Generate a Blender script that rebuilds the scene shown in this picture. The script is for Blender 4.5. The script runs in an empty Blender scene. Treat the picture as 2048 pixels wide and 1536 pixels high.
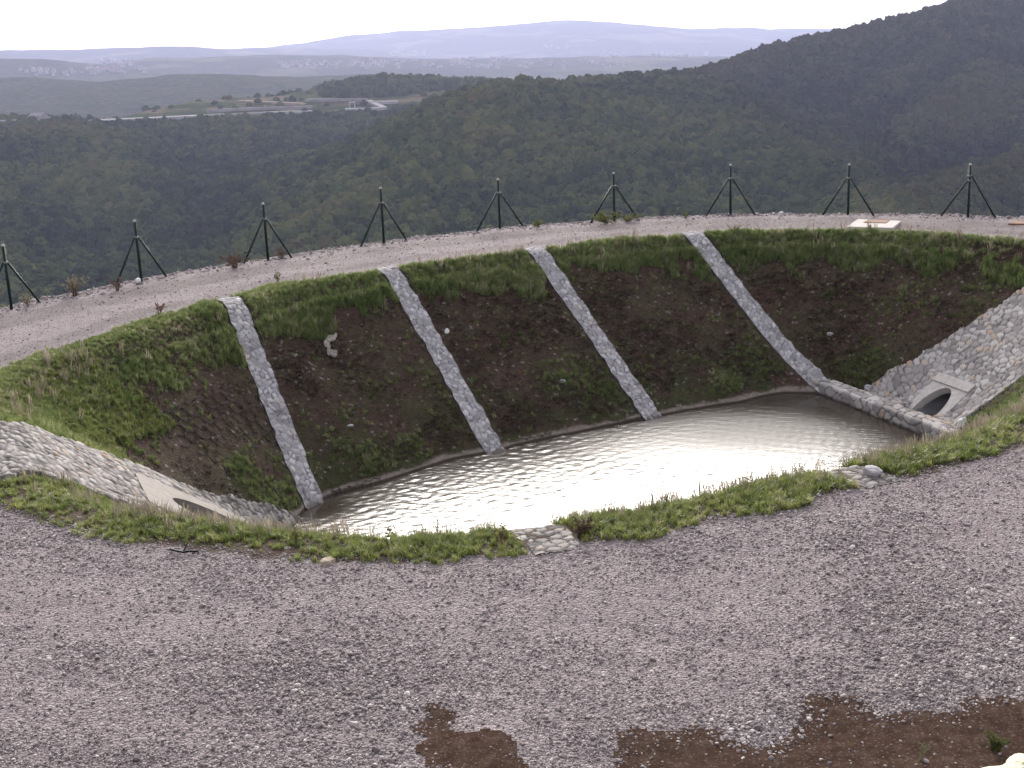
import bpy, bmesh, math, random
import numpy as np
from mathutils import Vector, Matrix, noise as mn

rng = np.random.default_rng(7)
random.seed(7)
sc = bpy.context.scene
COL = sc.collection
R = math.radians

# ------------------------------------------------------------------ camera
CAM_H = 6.4
FPX = 2653.0                       # focal length in pixels of a 2048 wide frame
PITCH = math.atan(690 / FPX)
ROLL = math.atan(0.042)
cam_d = bpy.data.cameras.new('camera')
cam_d.sensor_width = 36.0
cam_d.lens = FPX / 2048 * 36.0
cam_d.clip_start = 0.1
cam_d.clip_end = 60000
cam = bpy.data.objects.new('camera', cam_d)
COL.objects.link(cam)
FW = np.array([0, math.cos(PITCH), -math.sin(PITCH)])
_r0 = np.array([1.0, 0, 0]); _u0 = np.cross(_r0, FW)
_c, _s = math.cos(ROLL), math.sin(ROLL)
CR = _c * _r0 - _s * _u0
CU = _s * _r0 + _c * _u0
CAMP = np.array([0, 0, CAM_H])
m = Matrix.Identity(4)
for i in range(3):
    m[i][0], m[i][1], m[i][2] = CR[i], CU[i], -FW[i]
m[2][3] = CAM_H
cam.matrix_world = m
sc.camera = cam

# ------------------------------------------------------------------ light
SUN_EL, SUN_AZ = R(20.5), R(-1)      # azimuth from +Y towards +X
world = bpy.data.worlds.new('World'); sc.world = world
world.use_nodes = True
wn = world.node_tree.nodes; wl = world.node_tree.links
bg = wn['Background']
sky = wn.new('ShaderNodeTexSky'); sky.sky_type = 'NISHITA'
sky.sun_disc = False
sky.sun_elevation = SUN_EL
sky.sun_rotation = SUN_AZ
sky.altitude = 300
sky.air_density = 1.0
sky.dust_density = 4.0
sky.ozone_density = 1.0
hs = wn.new('ShaderNodeHueSaturation'); hs.inputs['Saturation'].default_value = 0.45   # thin high cloud: a paler sky
wl.new(sky.outputs[0], hs.inputs['Color'])
veil = wn.new('ShaderNodeMix'); veil.data_type = 'RGBA'; veil.inputs[0].default_value = 0.45
veil.inputs[7].default_value = (4.5, 4.35, 4.7, 1)      # light of the thin cloud sheet
wl.new(hs.outputs[0], veil.inputs[6]); wl.new(veil.outputs[2], bg.inputs[0])
bg.inputs[1].default_value = 0.10
sd_ = bpy.data.lights.new('sun', 'SUN')
sd_.energy = 2.5
sd_.angle = R(30)
sd_.color = (1.0, 0.945, 0.885)
sun = bpy.data.objects.new('sun', sd_); COL.objects.link(sun)
sdir = Vector((math.sin(SUN_AZ) * math.cos(SUN_EL), math.cos(SUN_AZ) * math.cos(SUN_EL), math.sin(SUN_EL)))
sun.rotation_euler = sdir.to_track_quat('Z', 'Y').to_euler()
sc.view_settings.view_transform = 'Standard'
sc.view_settings.look = 'None'
sc.view_settings.gamma = 1.0
sc.view_settings.exposure = 1.5
sc.render.film_transparent = False

# ------------------------------------------------------------------ helpers
def ray(x, y):
    d = FW + CR * (x - 1024) / FPX - CU * (y - 768) / FPX
    return d / np.linalg.norm(d)
def at(x, y, z=0.0):
    d = ray(x, y); return CAMP + d * ((z - CAM_H) / d[2])
def at_dist(x, y, dist):
    d = ray(x, y); return CAMP + d * (dist / math.hypot(d[0], d[1]))
def proj(P):
    v = np.asarray(P, float) - CAMP
    w = v @ FW
    return 1024 + FPX * (v @ CR) / w, 768 - FPX * (v @ CU) / w, w

def _hash2(ix, iy, seed=0):
    h = (ix.astype(np.int64) * 374761393 + iy.astype(np.int64) * 668265263 + seed * 144665) & 0x7fffffff
    h = ((h ^ (h >> 13)) * 1274126177) & 0x7fffffff
    h = (h ^ (h >> 16)) & 0xffffff
    return h / float(0xffffff)
def vnoise(x, y, seed=0):
    x = np.asarray(x, float); y = np.asarray(y, float)
    ix = np.floor(x); iy = np.floor(y); fx = x - ix; fy = y - iy
    fx = fx * fx * (3 - 2 * fx); fy = fy * fy * (3 - 2 * fy)
    a = _hash2(ix, iy, seed); b = _hash2(ix + 1, iy, seed); c = _hash2(ix, iy + 1, seed); d = _hash2(ix + 1, iy + 1, seed)
    return (a * (1 - fx) + b * fx) * (1 - fy) + (c * (1 - fx) + d * fx) * fy
def fbm(x, y, oct=4, seed=0):
    s = 0; a = 0.5; t = 0
    for o in range(oct):
        s = s + a * vnoise(x * 2 ** o + 17.3 * o, y * 2 ** o - 9.1 * o, seed + o); t += a; a *= 0.5
    return s / t                                     # 0..1

def voronoi(u, v, cu, cv, seed=0, jit=0.85):
    """edge distance (metres), cell hash and offset to the cell centre for points (u,v)"""
    gu = np.floor(u / cu); gv = np.floor(v / cv)
    best1 = np.full(u.shape, 1e9); best2 = np.full(u.shape, 1e9)
    hid = np.zeros(u.shape); ou = np.zeros(u.shape); ov = np.zeros(u.shape)
    asp = cu / cv
    for di in (-2, -1, 0, 1, 2):
        for dj in (-2, -1, 0, 1, 2):
            a = gu + di; b = gv + dj
            shift = 0.5 * (np.mod(b, 2))
            pu = (a + shift + 0.5 + jit * (_hash2(a, b, seed) - 0.5)) * cu
            pv = (b + 0.5 + jit * (_hash2(a, b, seed + 11) - 0.5)) * cv
            d = np.hypot((u - pu) / asp ** 0.5, (v - pv) * asp ** 0.5)
            h = _hash2(a, b, seed + 23)
            new = d < best1
            best2 = np.where(new, best1, np.minimum(best2, d))
            hid = np.where(new, h, hid); ou = np.where(new, u - pu, ou); ov = np.where(new, v - pv, ov)
            best1 = np.where(new, d, best1)
    return (best2 - best1), hid, ou, ov

def new_mesh(name, verts, faces, mat=None, parent=None, smooth=False, attrs=None, mats=None, fmat=None):
    me = bpy.data.meshes.new(name)
    me.from_pydata([tuple(map(float, v)) for v in verts] if not isinstance(verts, np.ndarray) else verts.tolist(), [], faces if isinstance(faces, list) else faces.tolist())
    if mats:
        for q in mats: me.materials.append(q)
        if fmat is not None: me.polygons.foreach_set('material_index', np.asarray(fmat, dtype=np.int32))
    elif mat: me.materials.append(mat)
    if attrs:
        for k, a in attrs.items():
            at_ = me.attributes.new(k, 'FLOAT', 'POINT'); at_.data.foreach_set('value', np.asarray(a, dtype=np.float32))
    if smooth: me.polygons.foreach_set('use_smooth', np.ones(len(me.polygons), dtype=bool))
    me.update()
    o = bpy.data.objects.new(name, me); COL.objects.link(o)
    if parent: o.parent = parent
    return o
def tag(o, label=None, cat=None, group=None, kind=None):
    if label: o['label'] = label
    if cat: o['category'] = cat
    if group: o['group'] = group
    if kind: o['kind'] = kind
    return o
def empty(name, loc, rz=0.0):
    o = bpy.data.objects.new(name, None); COL.objects.link(o)
    o.empty_display_size = 0.2; o.location = loc; o.rotation_euler = (0, 0, rz); return o
def bm_obj(name, bm, mat, parent=None, smooth=False):
    me = bpy.data.meshes.new(name); bm.to_mesh(me); bm.free()
    if mat: me.materials.append(mat)
    if smooth: me.polygons.foreach_set('use_smooth', np.ones(len(me.polygons), dtype=bool))
    o = bpy.data.objects.new(name, me); COL.objects.link(o)
    if parent: o.parent = parent
    return o
def tube(bm, a, b, r0, r1=None, n=10, caps=True):
    a = Vector(a); b = Vector(b); r1 = r0 if r1 is None else r1
    q = (b - a).to_track_quat('Z', 'Y').to_matrix()
    ra = []; rb = []
    for i in range(n):
        t = 2 * math.pi * i / n; d = q @ Vector((math.cos(t), math.sin(t), 0))
        ra.append(bm.verts.new(a + d * r0)); rb.append(bm.verts.new(b + d * r1))
    for i in range(n):
        j = (i + 1) % n; bm.faces.new((ra[i], ra[j], rb[j], rb[i]))
    if caps: bm.faces.new(ra[::-1]); bm.faces.new(rb)
def grid_faces(nu, nv):
    i = np.arange(nu - 1)[:, None]; j = np.arange(nv - 1)[None, :]
    a = (i * nv + j).ravel(); return np.stack([a, a + nv, a + nv + 1, a + 1], 1)

def scatter(name, pts, rots, scls, protos, idx=None, fold_light=None):
    """one object whose points carry copies of a few small meshes (stuff only)"""
    n = len(pts)
    me = bpy.data.meshes.new(name); me.vertices.add(n)
    me.vertices.foreach_set('co', np.asarray(pts, dtype=np.float32).ravel())
    a = me.attributes.new('rot', 'FLOAT_VECTOR', 'POINT'); a.data.foreach_set('vector', np.asarray(rots, dtype=np.float32).ravel())
    scls = np.asarray(scls, dtype=np.float32)
    if scls.ndim == 1: scls = np.repeat(scls[:, None], 3, 1)
    a = me.attributes.new('scl', 'FLOAT_VECTOR', 'POINT'); a.data.foreach_set('vector', scls.ravel())
    if fold_light is not None:
        a = me.attributes.new('tone', 'FLOAT', 'POINT'); a.data.foreach_set('value', np.asarray(fold_light, dtype=np.float32))
    if idx is None: idx = rng.integers(0, len(protos), n)
    a = me.attributes.new('idx', 'INT', 'POINT'); a.data.foreach_set('value', np.asarray(idx, dtype=np.int32))
    o = bpy.data.objects.new(name, me); COL.objects.link(o)
    ng = bpy.data.node_groups.new(name + '_spread', 'GeometryNodeTree')
    ng.interface.new_socket('Geometry', in_out='INPUT', socket_type='NodeSocketGeometry')
    ng.interface.new_socket('Geometry', in_out='OUTPUT', socket_type='NodeSocketGeometry')
    N = ng.nodes; L = ng.links
    gi = N.new('NodeGroupInput'); go = N.new('NodeGroupOutput')
    iop = N.new('GeometryNodeInstanceOnPoints'); iop.inputs['Pick Instance'].default_value = True
    join = N.new('GeometryNodeJoinGeometry')
    for p in reversed(protos):
        oi = N.new('GeometryNodeObjectInfo'); oi.inputs['Object'].default_value = p; oi.inputs['As Instance'].default_value = True
        L.new(oi.outputs['Geometry'], join.inputs[0])
    def att(nm, ty):
        q = N.new('GeometryNodeInputNamedAttribute'); q.data_type = ty; q.inputs[0].default_value = nm; return q.outputs[0]
    L.new(gi.outputs[0], iop.inputs['Points']); L.new(join.outputs[0], iop.inputs['Instance'])
    L.new(att('idx', 'INT'), iop.inputs['Instance Index'])
    L.new(att('rot', 'FLOAT_VECTOR'), iop.inputs['Rotation']); L.new(att('scl', 'FLOAT_VECTOR'), iop.inputs['Scale'])
    L.new(iop.outputs[0], go.inputs[0])
    md = o.modifiers.new('spread', 'NODES'); md.node_group = ng
    return o
def proto(name, verts, faces, mat, smooth=False):
    me = bpy.data.meshes.new(name); me.from_pydata(verts, [], faces); me.materials.append(mat)
    if smooth: me.polygons.foreach_set('use_smooth', np.ones(len(me.polygons), dtype=bool))
    me.update(); return bpy.data.objects.new(name, me)       # kept out of the scene

# ------------------------------------------------------------------ materials
def mat_new(name):
    mt = bpy.data.materials.new(name); mt.use_nodes = True
    nt = mt.node_tree; b = nt.nodes['Principled BSDF']
    b.inputs['Roughness'].default_value = 0.9
    b.inputs['Specular IOR Level'].default_value = 0.12
    return mt, nt, b
class NB:
    def __init__(s, nt): s.nt = nt; s.N = nt.nodes; s.L = nt.links
    def pos(s):
        return s.N.new('ShaderNodeNewGeometry').outputs['Position']
    def obj(s): return s.N.new('ShaderNodeTexCoord').outputs['Object']
    def noise(s, vec, scale, detail=4, rough=0.55, out=0, dist=0):
        n = s.N.new('ShaderNodeTexNoise'); n.inputs['Scale'].default_value = scale; n.inputs['Detail'].default_value = detail
        n.inputs['Roughness'].default_value = rough; n.inputs['Distortion'].default_value = dist
        s.L.new(vec, n.inputs['Vector']); return n.outputs[out]
    def vor(s, vec, scale, feature='F1', out='Color', rnd=1.0):
        n = s.N.new('ShaderNodeTexVoronoi'); n.feature = feature; n.inputs['Scale'].default_value = scale
        n.inputs['Randomness'].default_value = rnd
        s.L.new(vec, n.inputs['Vector']); return n.outputs[out]
    def ramp(s, fac, stops, interp='LINEAR'):
        n = s.N.new('ShaderNodeValToRGB'); cr = n.color_ramp; cr.interpolation = interp
        while len(cr.elements) < len(stops): cr.elements.new(0.5)
        for e, (p, c) in zip(cr.elements, stops):
            e.position = p; e.color = (c[0], c[1], c[2], 1) if not isinstance(c, (int, float)) else (c, c, c, 1)
        s.L.new(fac, n.inputs[0]); return n.outputs[0]
    def mix(s, fac, a, b, blend='MIX'):
        n = s.N.new('ShaderNodeMix'); n.data_type = 'RGBA'; n.blend_type = blend
        for sock, v in ((n.inputs[0], fac), (n.inputs[6], a), (n.inputs[7], b)):
            if isinstance(v, (int, float)): sock.default_value = v
            elif isinstance(v, tuple): sock.default_value = (*v, 1) if len(v) == 3 else v
            else: s.L.new(v, sock)
        return n.outputs[2]
    def math(s, op, a, b=None, c=None, clamp=False):
        n = s.N.new('ShaderNodeMath'); n.operation = op; n.use_clamp = clamp
        for i, v in enumerate((a, b, c)):
            if v is None: continue
            if isinstance(v, (int, float)): n.inputs[i].default_value = v
            else: s.L.new(v, n.inputs[i])
        return n.outputs[0]
    def attr(s, name, out='Fac'):
        n = s.N.new('ShaderNodeAttribute'); n.attribute_name = name; return n.outputs[out]
    def smooth(s, x, a, b):
        n = s.N.new('ShaderNodeMapRange'); n.interpolation_type = 'SMOOTHSTEP'
        s.L.new(x, n.inputs[0]); n.inputs[1].default_value = a; n.inputs[2].default_value = b
        return n.outputs[0]
    def sep(s, vec):
        n = s.N.new('ShaderNodeSeparateXYZ'); s.L.new(vec, n.inputs[0]); return n.outputs
    def bump(s, h, strength=0.5, dist=0.02):
        n = s.N.new('ShaderNodeBump'); n.inputs['Strength'].default_value = strength; n.inputs['Distance'].default_value = dist
        s.L.new(h, n.inputs['Height']); return n.outputs[0]
    def rnd(s): return s.N.new('ShaderNodeObjectInfo').outputs['Random']

def simple(name, col, rough=0.7, metal=0.0, nscale=30, var=0.25, bump=0.0):
    mt, nt, b = mat_new(name); q = NB(nt)
    n = q.noise(q.obj(), nscale, 5)
    dk = tuple(c * (1 - var) for c in col); lt = tuple(min(1, c * (1 + var)) for c in col)
    nt.links.new(q.ramp(n, [(0.3, dk), (0.7, lt)]), b.inputs['Base Color'])
    b.inputs['Roughness'].default_value = rough; b.inputs['Metallic'].default_value = metal
    if bump: nt.links.new(q.bump(n, bump, 0.01), b.inputs['Normal'])
    return mt

def leafy(name, stops=None, trans=0.35, nscale=0.8, rndmix=0.6, rough=0.7, spec=0.2):
    """foliage: colour by copy and by place, light passing through"""
    mt, nt, b = mat_new(name); q = NB(nt)
    a = q.math('MULTIPLY', q.rnd(), rndmix)
    c = q.math('MULTIPLY', q.ramp(q.noise(q.pos(), nscale, 3), [(0.3, 0.0), (0.7, 1.0)]), 1 - rndmix)
    colr = q.ramp(q.math('ADD', a, c), stops)
    nt.links.new(colr, b.inputs['Base Color'])
    b.inputs['Roughness'].default_value = rough; b.inputs['Specular IOR Level'].default_value = spec
    if trans:
        t = nt.nodes.new('ShaderNodeBsdfTranslucent'); nt.links.new(colr, t.inputs[0])
        mx = nt.nodes.new('ShaderNodeMixShader'); mx.inputs[0].default_value = trans
        nt.links.new(b.outputs[0], mx.inputs[1]); nt.links.new(t.outputs[0], mx.inputs[2])
        nt.links.new(mx.outputs[0], nt.nodes['Material Output'].inputs[0])
    return mt

GRAVEL_STOPS = [(0.0, (0.11, 0.095, 0.096)), (0.3, (0.20, 0.173, 0.172)), (0.65, (0.30, 0.260, 0.252)), (0.9, (0.42, 0.375, 0.352)), (1.0, (0.58, 0.545, 0.51))]
def gravel_ground():
    """gravel outside the basin, earth inside: chosen by the signed distance to the rim kept on the vertices"""
    mt, nt, b = mat_new('gravel_and_earth'); q = NB(nt); P = q.pos()
    cell = q.vor(P, 30, out='Color'); cell2 = q.vor(P, 70, out='Color')
    k = q.sep(cell)[0]; k2 = q.sep(cell2)[1]
    kk = q.math('ADD', q.math('MULTIPLY', k, 0.55), q.math('MULTIPLY', k2, 0.45))
    grav = q.ramp(kk, [(0.1, (0.118, 0.098, 0.105)), (0.5, (0.21, 0.176, 0.18)), (0.8, (0.31, 0.262, 0.258)), (0.95, (0.45, 0.4, 0.385))])
    big = q.noise(P, 0.35, 4, 0.6)
    fine = q.ramp(kk, [(0.15, (0.062, 0.050, 0.049)), (0.5, (0.125, 0.103, 0.10)), (0.85, (0.21, 0.178, 0.17))])
    worn = q.smooth(q.attr('worn'), 0.35, 0.75)
    worn = q.math('MULTIPLY', worn, q.ramp(big, [(0.35, 0.35), (0.65, 1.0)]))
    grav = q.mix(worn, grav, fine)
    grav = q.mix(q.ramp(big, [(0.35, 0.0), (0.75, 0.35)]), grav, (0.19, 0.165, 0.17))
    # earth
    n1 = q.noise(P, 0.9, 5, 0.65); n2 = q.noise(P, 9, 5, 0.7); n3 = q.noise(P, 45, 3, 0.6)
    earth = q.ramp(n2, [(0.3, (0.028, 0.018, 0.014)), (0.5, (0.062, 0.040, 0.030)), (0.72, (0.115, 0.078, 0.057))])
    moss = q.ramp(n3, [(0.3, (0.018, 0.026, 0.009)), (0.7, (0.05, 0.062, 0.022))])
    zz = q.sep(P)[2]
    low = q.smooth(zz, -2.2, -3.6)
    mossm = q.math('MULTIPLY', q.ramp(n1, [(0.42, 0.0), (0.6, 1.0)]), q.math('ADD', q.math('MULTIPLY', low, 0.65), 0.4), clamp=True)
    earth = q.mix(mossm, earth, moss)
    dry = q.ramp(n1, [(0.5, 0.0), (0.68, 0.75)])
    earth = q.mix(q.math('MULTIPLY', dry, q.ramp(n2, [(0.4, 0), (0.6, 1)])), earth, (0.125, 0.088, 0.062))
    peb = q.smooth(q.sep(q.vor(P, 14))[2], 0.965, 0.985)
    earth = q.mix(q.math('MULTIPLY', peb, q.ramp(q.noise(P, 60, 1), [(0.45, 0), (0.55, 1)])), earth, (0.3, 0.27, 0.25))
    silt = q.smooth(q.math('ADD', zz, q.math('MULTIPLY', q.math('SUBTRACT', n1, 0.5), 0.35)), -3.84, -3.92)
    earth = q.mix(silt, earth, q.mix(q.ramp(n2, [(0.35, 0), (0.65, 1)]), (0.17, 0.14, 0.115), (0.27, 0.23, 0.2)))
    wet = q.smooth(zz, -3.93, -3.97)
    earth = q.mix(wet, earth, (0.05, 0.037, 0.027))
    sdv = q.math('ADD', q.attr('edge'), q.math('MULTIPLY', q.math('SUBTRACT', q.noise(P, 2.2, 5, 0.7), 0.5), 0.7))
    f = q.smooth(sdv, -0.05, 0.08)
    colr = q.mix(f, grav, earth)
    bankc = q.smooth(q.math('ADD', q.attr('bank'), q.math('MULTIPLY', q.math('SUBTRACT', n1, 0.5), 0.6)), 0.4, 0.6)
    colr = q.mix(bankc, colr, q.ramp(n2, [(0.3, (0.09, 0.065, 0.05)), (0.7, (0.17, 0.13, 0.105))]))
    nt.links.new(colr, b.inputs['Base Color'])
    h = q.math('ADD', q.math('MULTIPLY', q.vor(P, 30, out='Distance'), -1.0), q.math('MULTIPLY', q.noise(P, 22, 4, 0.7), 0.8))
    nt.links.new(q.bump(h, 0.8, 0.03), b.inputs['Normal'])
    b.inputs['Roughness'].default_value = 0.95; b.inputs['Specular IOR Level'].default_value = 0.12
    return mt
M_GROUND = gravel_ground()

def mat_dirt():
    mt, nt, b = mat_new('brown_dirt'); q = NB(nt); P = q.pos()
    n = q.noise(P, 6, 6, 0.7); n2 = q.noise(P, 60, 4, 0.7)
    c = q.ramp(n, [(0.3, (0.042, 0.026, 0.019)), (0.5, (0.065, 0.042, 0.032)), (0.72, (0.10, 0.071, 0.055))])
    peb = q.smooth(q.sep(q.vor(P, 60))[0], 0.86, 0.93)
    c = q.mix(q.math('MULTIPLY', peb, 0.6), c, (0.15, 0.12, 0.10))
    c = q.mix(q.ramp(n2, [(0.3, 0.45), (0.6, 0.0)]), c, (0.02, 0.012, 0.01))
    nt.links.new(c, b.inputs['Base Color'])
    nt.links.new(q.bump(q.math('ADD', n2, q.math('MULTIPLY', n, 1.0)), 0.6, 0.02), b.inputs['Normal'])
    b.inputs['Roughness'].default_value = 0.95; b.inputs['Specular IOR Level'].default_value = 0.0
    return mt
M_DIRT = mat_dirt()

def mat_gravelstone():
    mt, nt, b = mat_new('gravel_stone'); q = NB(nt)
    big = q.noise(q.pos(), 0.5, 3)
    v = q.math('ADD', q.rnd(), q.math('MULTIPLY', q.math('SUBTRACT', big, 0.5), 0.35))
    c = q.ramp(v, GRAVEL_STOPS)
    n = q.noise(q.pos(), 110, 3)
    c = q.mix(0.5, c, q.ramp(n, [(0.3, 0.25), (0.7, 0.75)]), 'OVERLAY')
    nt.links.new(c, b.inputs['Base Color']); b.inputs['Roughness'].default_value = 0.8
    return mt
M_STONE = mat_gravelstone()

def mat_masonry(name, stops, mortar, wet=False):
    mt, nt, b = mat_new(name); q = NB(nt); P = q.pos()
    n = q.noise(P, 14, 6, 0.7); n2 = q.noise(P, 70, 4, 0.7)
    v = q.math('ADD', q.attr('stone'), q.math('MULTIPLY', q.math('SUBTRACT', n, 0.5), 0.25))
    c = q.ramp(v, stops)
    c = q.mix(q.ramp(n2, [(0.3, 0.35), (0.6, 0.0)]), c, (0.11, 0.105, 0.105))
    mo = q.mix(q.ramp(n, [(0.3, 0.0), (0.7, 1.0)]), mortar, tuple(x * 0.7 for x in mortar))
    c = q.mix(q.attr('joint'), c, mo)
    c = q.mix(q.math('MULTIPLY', q.attr('crack'), 0.85), c, (0.05, 0.047, 0.047))
    zz = q.sep(P)[2]
    c = q.mix(q.math('MULTIPLY', q.smooth(q.math('ADD', zz, q.math('MULTIPLY', n, 0.12)), -3.84, -3.93), 0.7), c, (0.07, 0.055, 0.045))
    nt.links.new(c, b.inputs['Base Color'])
    nt.links.new(q.bump(q.math('ADD', n2, n), 0.5, 0.015), b.inputs['Normal'])
    b.inputs['Roughness'].default_value = 0.85
    return mt
RIB_STOPS = [(0.0, (0.26, 0.247, 0.252)), (0.35, (0.37, 0.352, 0.357)), (0.7, (0.47, 0.45, 0.452)), (0.9, (0.60, 0.58, 0.585)), (1.0, (0.50, 0.43, 0.38))]
APR_STOPS = [(0.0, (0.20, 0.18, 0.17)), (0.3, (0.28, 0.255, 0.24)), (0.6, (0.36, 0.33, 0.305)), (0.86, (0.43, 0.405, 0.385)), (0.95, (0.37, 0.29, 0.22)), (1.0, (0.35, 0.25, 0.175))]
M_RIB = mat_masonry('mortared_grey_stone', RIB_STOPS, (0.34, 0.322, 0.32))
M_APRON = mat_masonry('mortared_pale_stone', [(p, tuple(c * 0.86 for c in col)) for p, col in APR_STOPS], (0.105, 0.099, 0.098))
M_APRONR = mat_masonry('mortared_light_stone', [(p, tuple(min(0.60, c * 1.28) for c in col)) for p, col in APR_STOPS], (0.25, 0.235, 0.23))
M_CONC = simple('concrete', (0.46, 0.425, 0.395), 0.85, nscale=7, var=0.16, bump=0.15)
M_CONC_DIM = simple('weathered_concrete', (0.245, 0.222, 0.2), 0.85, nscale=7, var=0.16, bump=0.15)  # same concrete, colour darkened to offset the sun on the left mouth
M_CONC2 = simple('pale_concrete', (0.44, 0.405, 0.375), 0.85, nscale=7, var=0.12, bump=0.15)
M_PIPE = simple('pipe_concrete', (0.20, 0.195, 0.20), 0.8, nscale=5)
M_RUST = simple('rusty_iron', (0.20, 0.105, 0.07), 0.8, nscale=14, var=0.35, bump=0.2)
M_GREEN = simple('dark_green_paint', (0.009, 0.022, 0.017), 0.4, nscale=9, var=0.3)
M_CAP = simple('pale_plastic', (0.42, 0.41, 0.39), 0.5, nscale=20, var=0.1)
M_GALV = simple('galvanised_metal', (0.15, 0.17, 0.16), 0.45, metal=0.3, nscale=40)
M_CLOTH = simple('dirty_foam', (0.33, 0.29, 0.25), 0.9, nscale=16, var=0.4, bump=0.4)
M_WHITE = simple('white_plastic', (0.78, 0.77, 0.78), 0.5, nscale=12, var=0.12)
M_BLACK = simple('black_rubber', (0.015, 0.016, 0.018), 0.6, nscale=30)
M_CELL = simple('geocell_edge', (0.13, 0.11, 0.095), 0.6, nscale=14, var=0.5)
M_ROAD = simple('far_road', (0.30, 0.285, 0.29), 0.9, nscale=0.05)
M_WALLG = simple('far_retaining_wall', (0.24, 0.225, 0.225), 0.9, nscale=0.1)
M_HOUSE = simple('pale_render', (0.28, 0.265, 0.25), 0.9, nscale=0.3, var=0.08)
M_ROOF = simple('tile_roof', (0.16, 0.10, 0.085), 0.9, nscale=0.3)

def mat_boulder():
    mt, nt, b = mat_new('lichen_limestone'); q = NB(nt); P = q.obj()
    n = q.noise(P, 3.5, 7, 0.7); n2 = q.noise(P, 9, 5, 0.75)
    c = q.ramp(n, [(0.3, (0.40, 0.34, 0.25)), (0.55, (0.60, 0.54, 0.42)), (0.75, (0.68, 0.63, 0.52))])
    c = q.mix(q.ramp(n2, [(0.56, 0.0), (0.62, 0.9)]), c, (0.085, 0.075, 0.085))
    nt.links.new(c, b.inputs['Base Color']); nt.links.new(q.bump(n2, 0.6, 0.03), b.inputs['Normal'])
    return mt
M_BOULDER = mat_boulder()
M_ROCK = simple('tan_rock', (0.36, 0.30, 0.23), 0.9, nscale=12, var=0.4, bump=0.4)
M_ROCKG = simple('grey_rock', (0.38, 0.36, 0.36), 0.9, nscale=12, var=0.3, bump=0.4)

M_GRASS = leafy('grass_blade', rough=0.42, spec=0.6, stops=[(0.0, (0.095, 0.13, 0.026)), (0.45, (0.17, 0.21, 0.05)), (0.75, (0.265, 0.285, 0.09)), (0.92, (0.30, 0.29, 0.14)), (1.0, (0.42, 0.38, 0.26))], trans=0.5, nscale=0.7, rndmix=0.7)
M_GRASSF = leafy('bank_grass_blade', [(0.0, (0.085, 0.125, 0.040)), (0.45, (0.165, 0.215, 0.072)), (0.78, (0.265, 0.29, 0.125)), (0.91, (0.38, 0.37, 0.22)), (1.0, (0.48, 0.45, 0.32))], 0.5, 0.55, 0.65)
M_STRAW = leafy('dry_grass_stalk', [(0.0, (0.13, 0.11, 0.075)), (0.6, (0.24, 0.205, 0.15)), (1.0, (0.36, 0.315, 0.245))], 0.4, 1.0, 0.8)
M_DEAD = leafy('withered_plant', [(0.0, (0.022, 0.014, 0.011)), (0.4, (0.058, 0.038, 0.028)), (0.7, (0.105, 0.068, 0.048)), (0.9, (0.15, 0.105, 0.072)), (1.0, (0.23, 0.165, 0.12))], 0.2, 1.2, 0.6)
M_REDW = leafy('reddish_weed', [(0.0, (0.07, 0.042, 0.03)), (1.0, (0.15, 0.09, 0.062))], 0.3, 2.0, 0.5)
M_LEAF = leafy('weed_leaf', [(0.0, (0.05, 0.07, 0.02)), (1.0, (0.16, 0.16, 0.055))], 0.4, 2.0, 0.5)
def mat_tree():
    mt, nt, b = mat_new('forest_leaves'); q = NB(nt); P = q.pos(); o = q.sep(P)
    a = q.math('MULTIPLY', q.rnd(), 0.5); c = q.math('MULTIPLY', q.ramp(q.noise(P, 0.012, 4), [(0.3, 0.0), (0.7, 1.0)]), 0.5)
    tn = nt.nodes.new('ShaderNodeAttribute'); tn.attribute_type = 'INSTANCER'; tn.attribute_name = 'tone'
    col = q.ramp(q.math('ADD', q.math('ADD', a, c), q.math('MULTIPLY', tn.outputs['Fac'], 0.45)), [(0.0, (0.008, 0.016, 0.008)), (0.3, (0.021, 0.034, 0.014)), (0.6, (0.047, 0.062, 0.020)), (0.9, (0.086, 0.092, 0.030)), (1.0, (0.074, 0.066, 0.029))])  # per-tree value paints gully shade and bright crests into the leaves
    # the valley side on the right carries a darker, bluer wood
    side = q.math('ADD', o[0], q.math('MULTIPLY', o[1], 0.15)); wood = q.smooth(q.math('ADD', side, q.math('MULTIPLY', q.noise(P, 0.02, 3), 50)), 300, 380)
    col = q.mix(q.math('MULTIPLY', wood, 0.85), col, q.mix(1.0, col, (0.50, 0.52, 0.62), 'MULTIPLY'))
    nt.links.new(col, b.inputs['Base Color']); b.inputs['Roughness'].default_value = 1.0; b.inputs['Specular IOR Level'].default_value = 0.0
    return mt
M_TREE = mat_tree()

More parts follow.
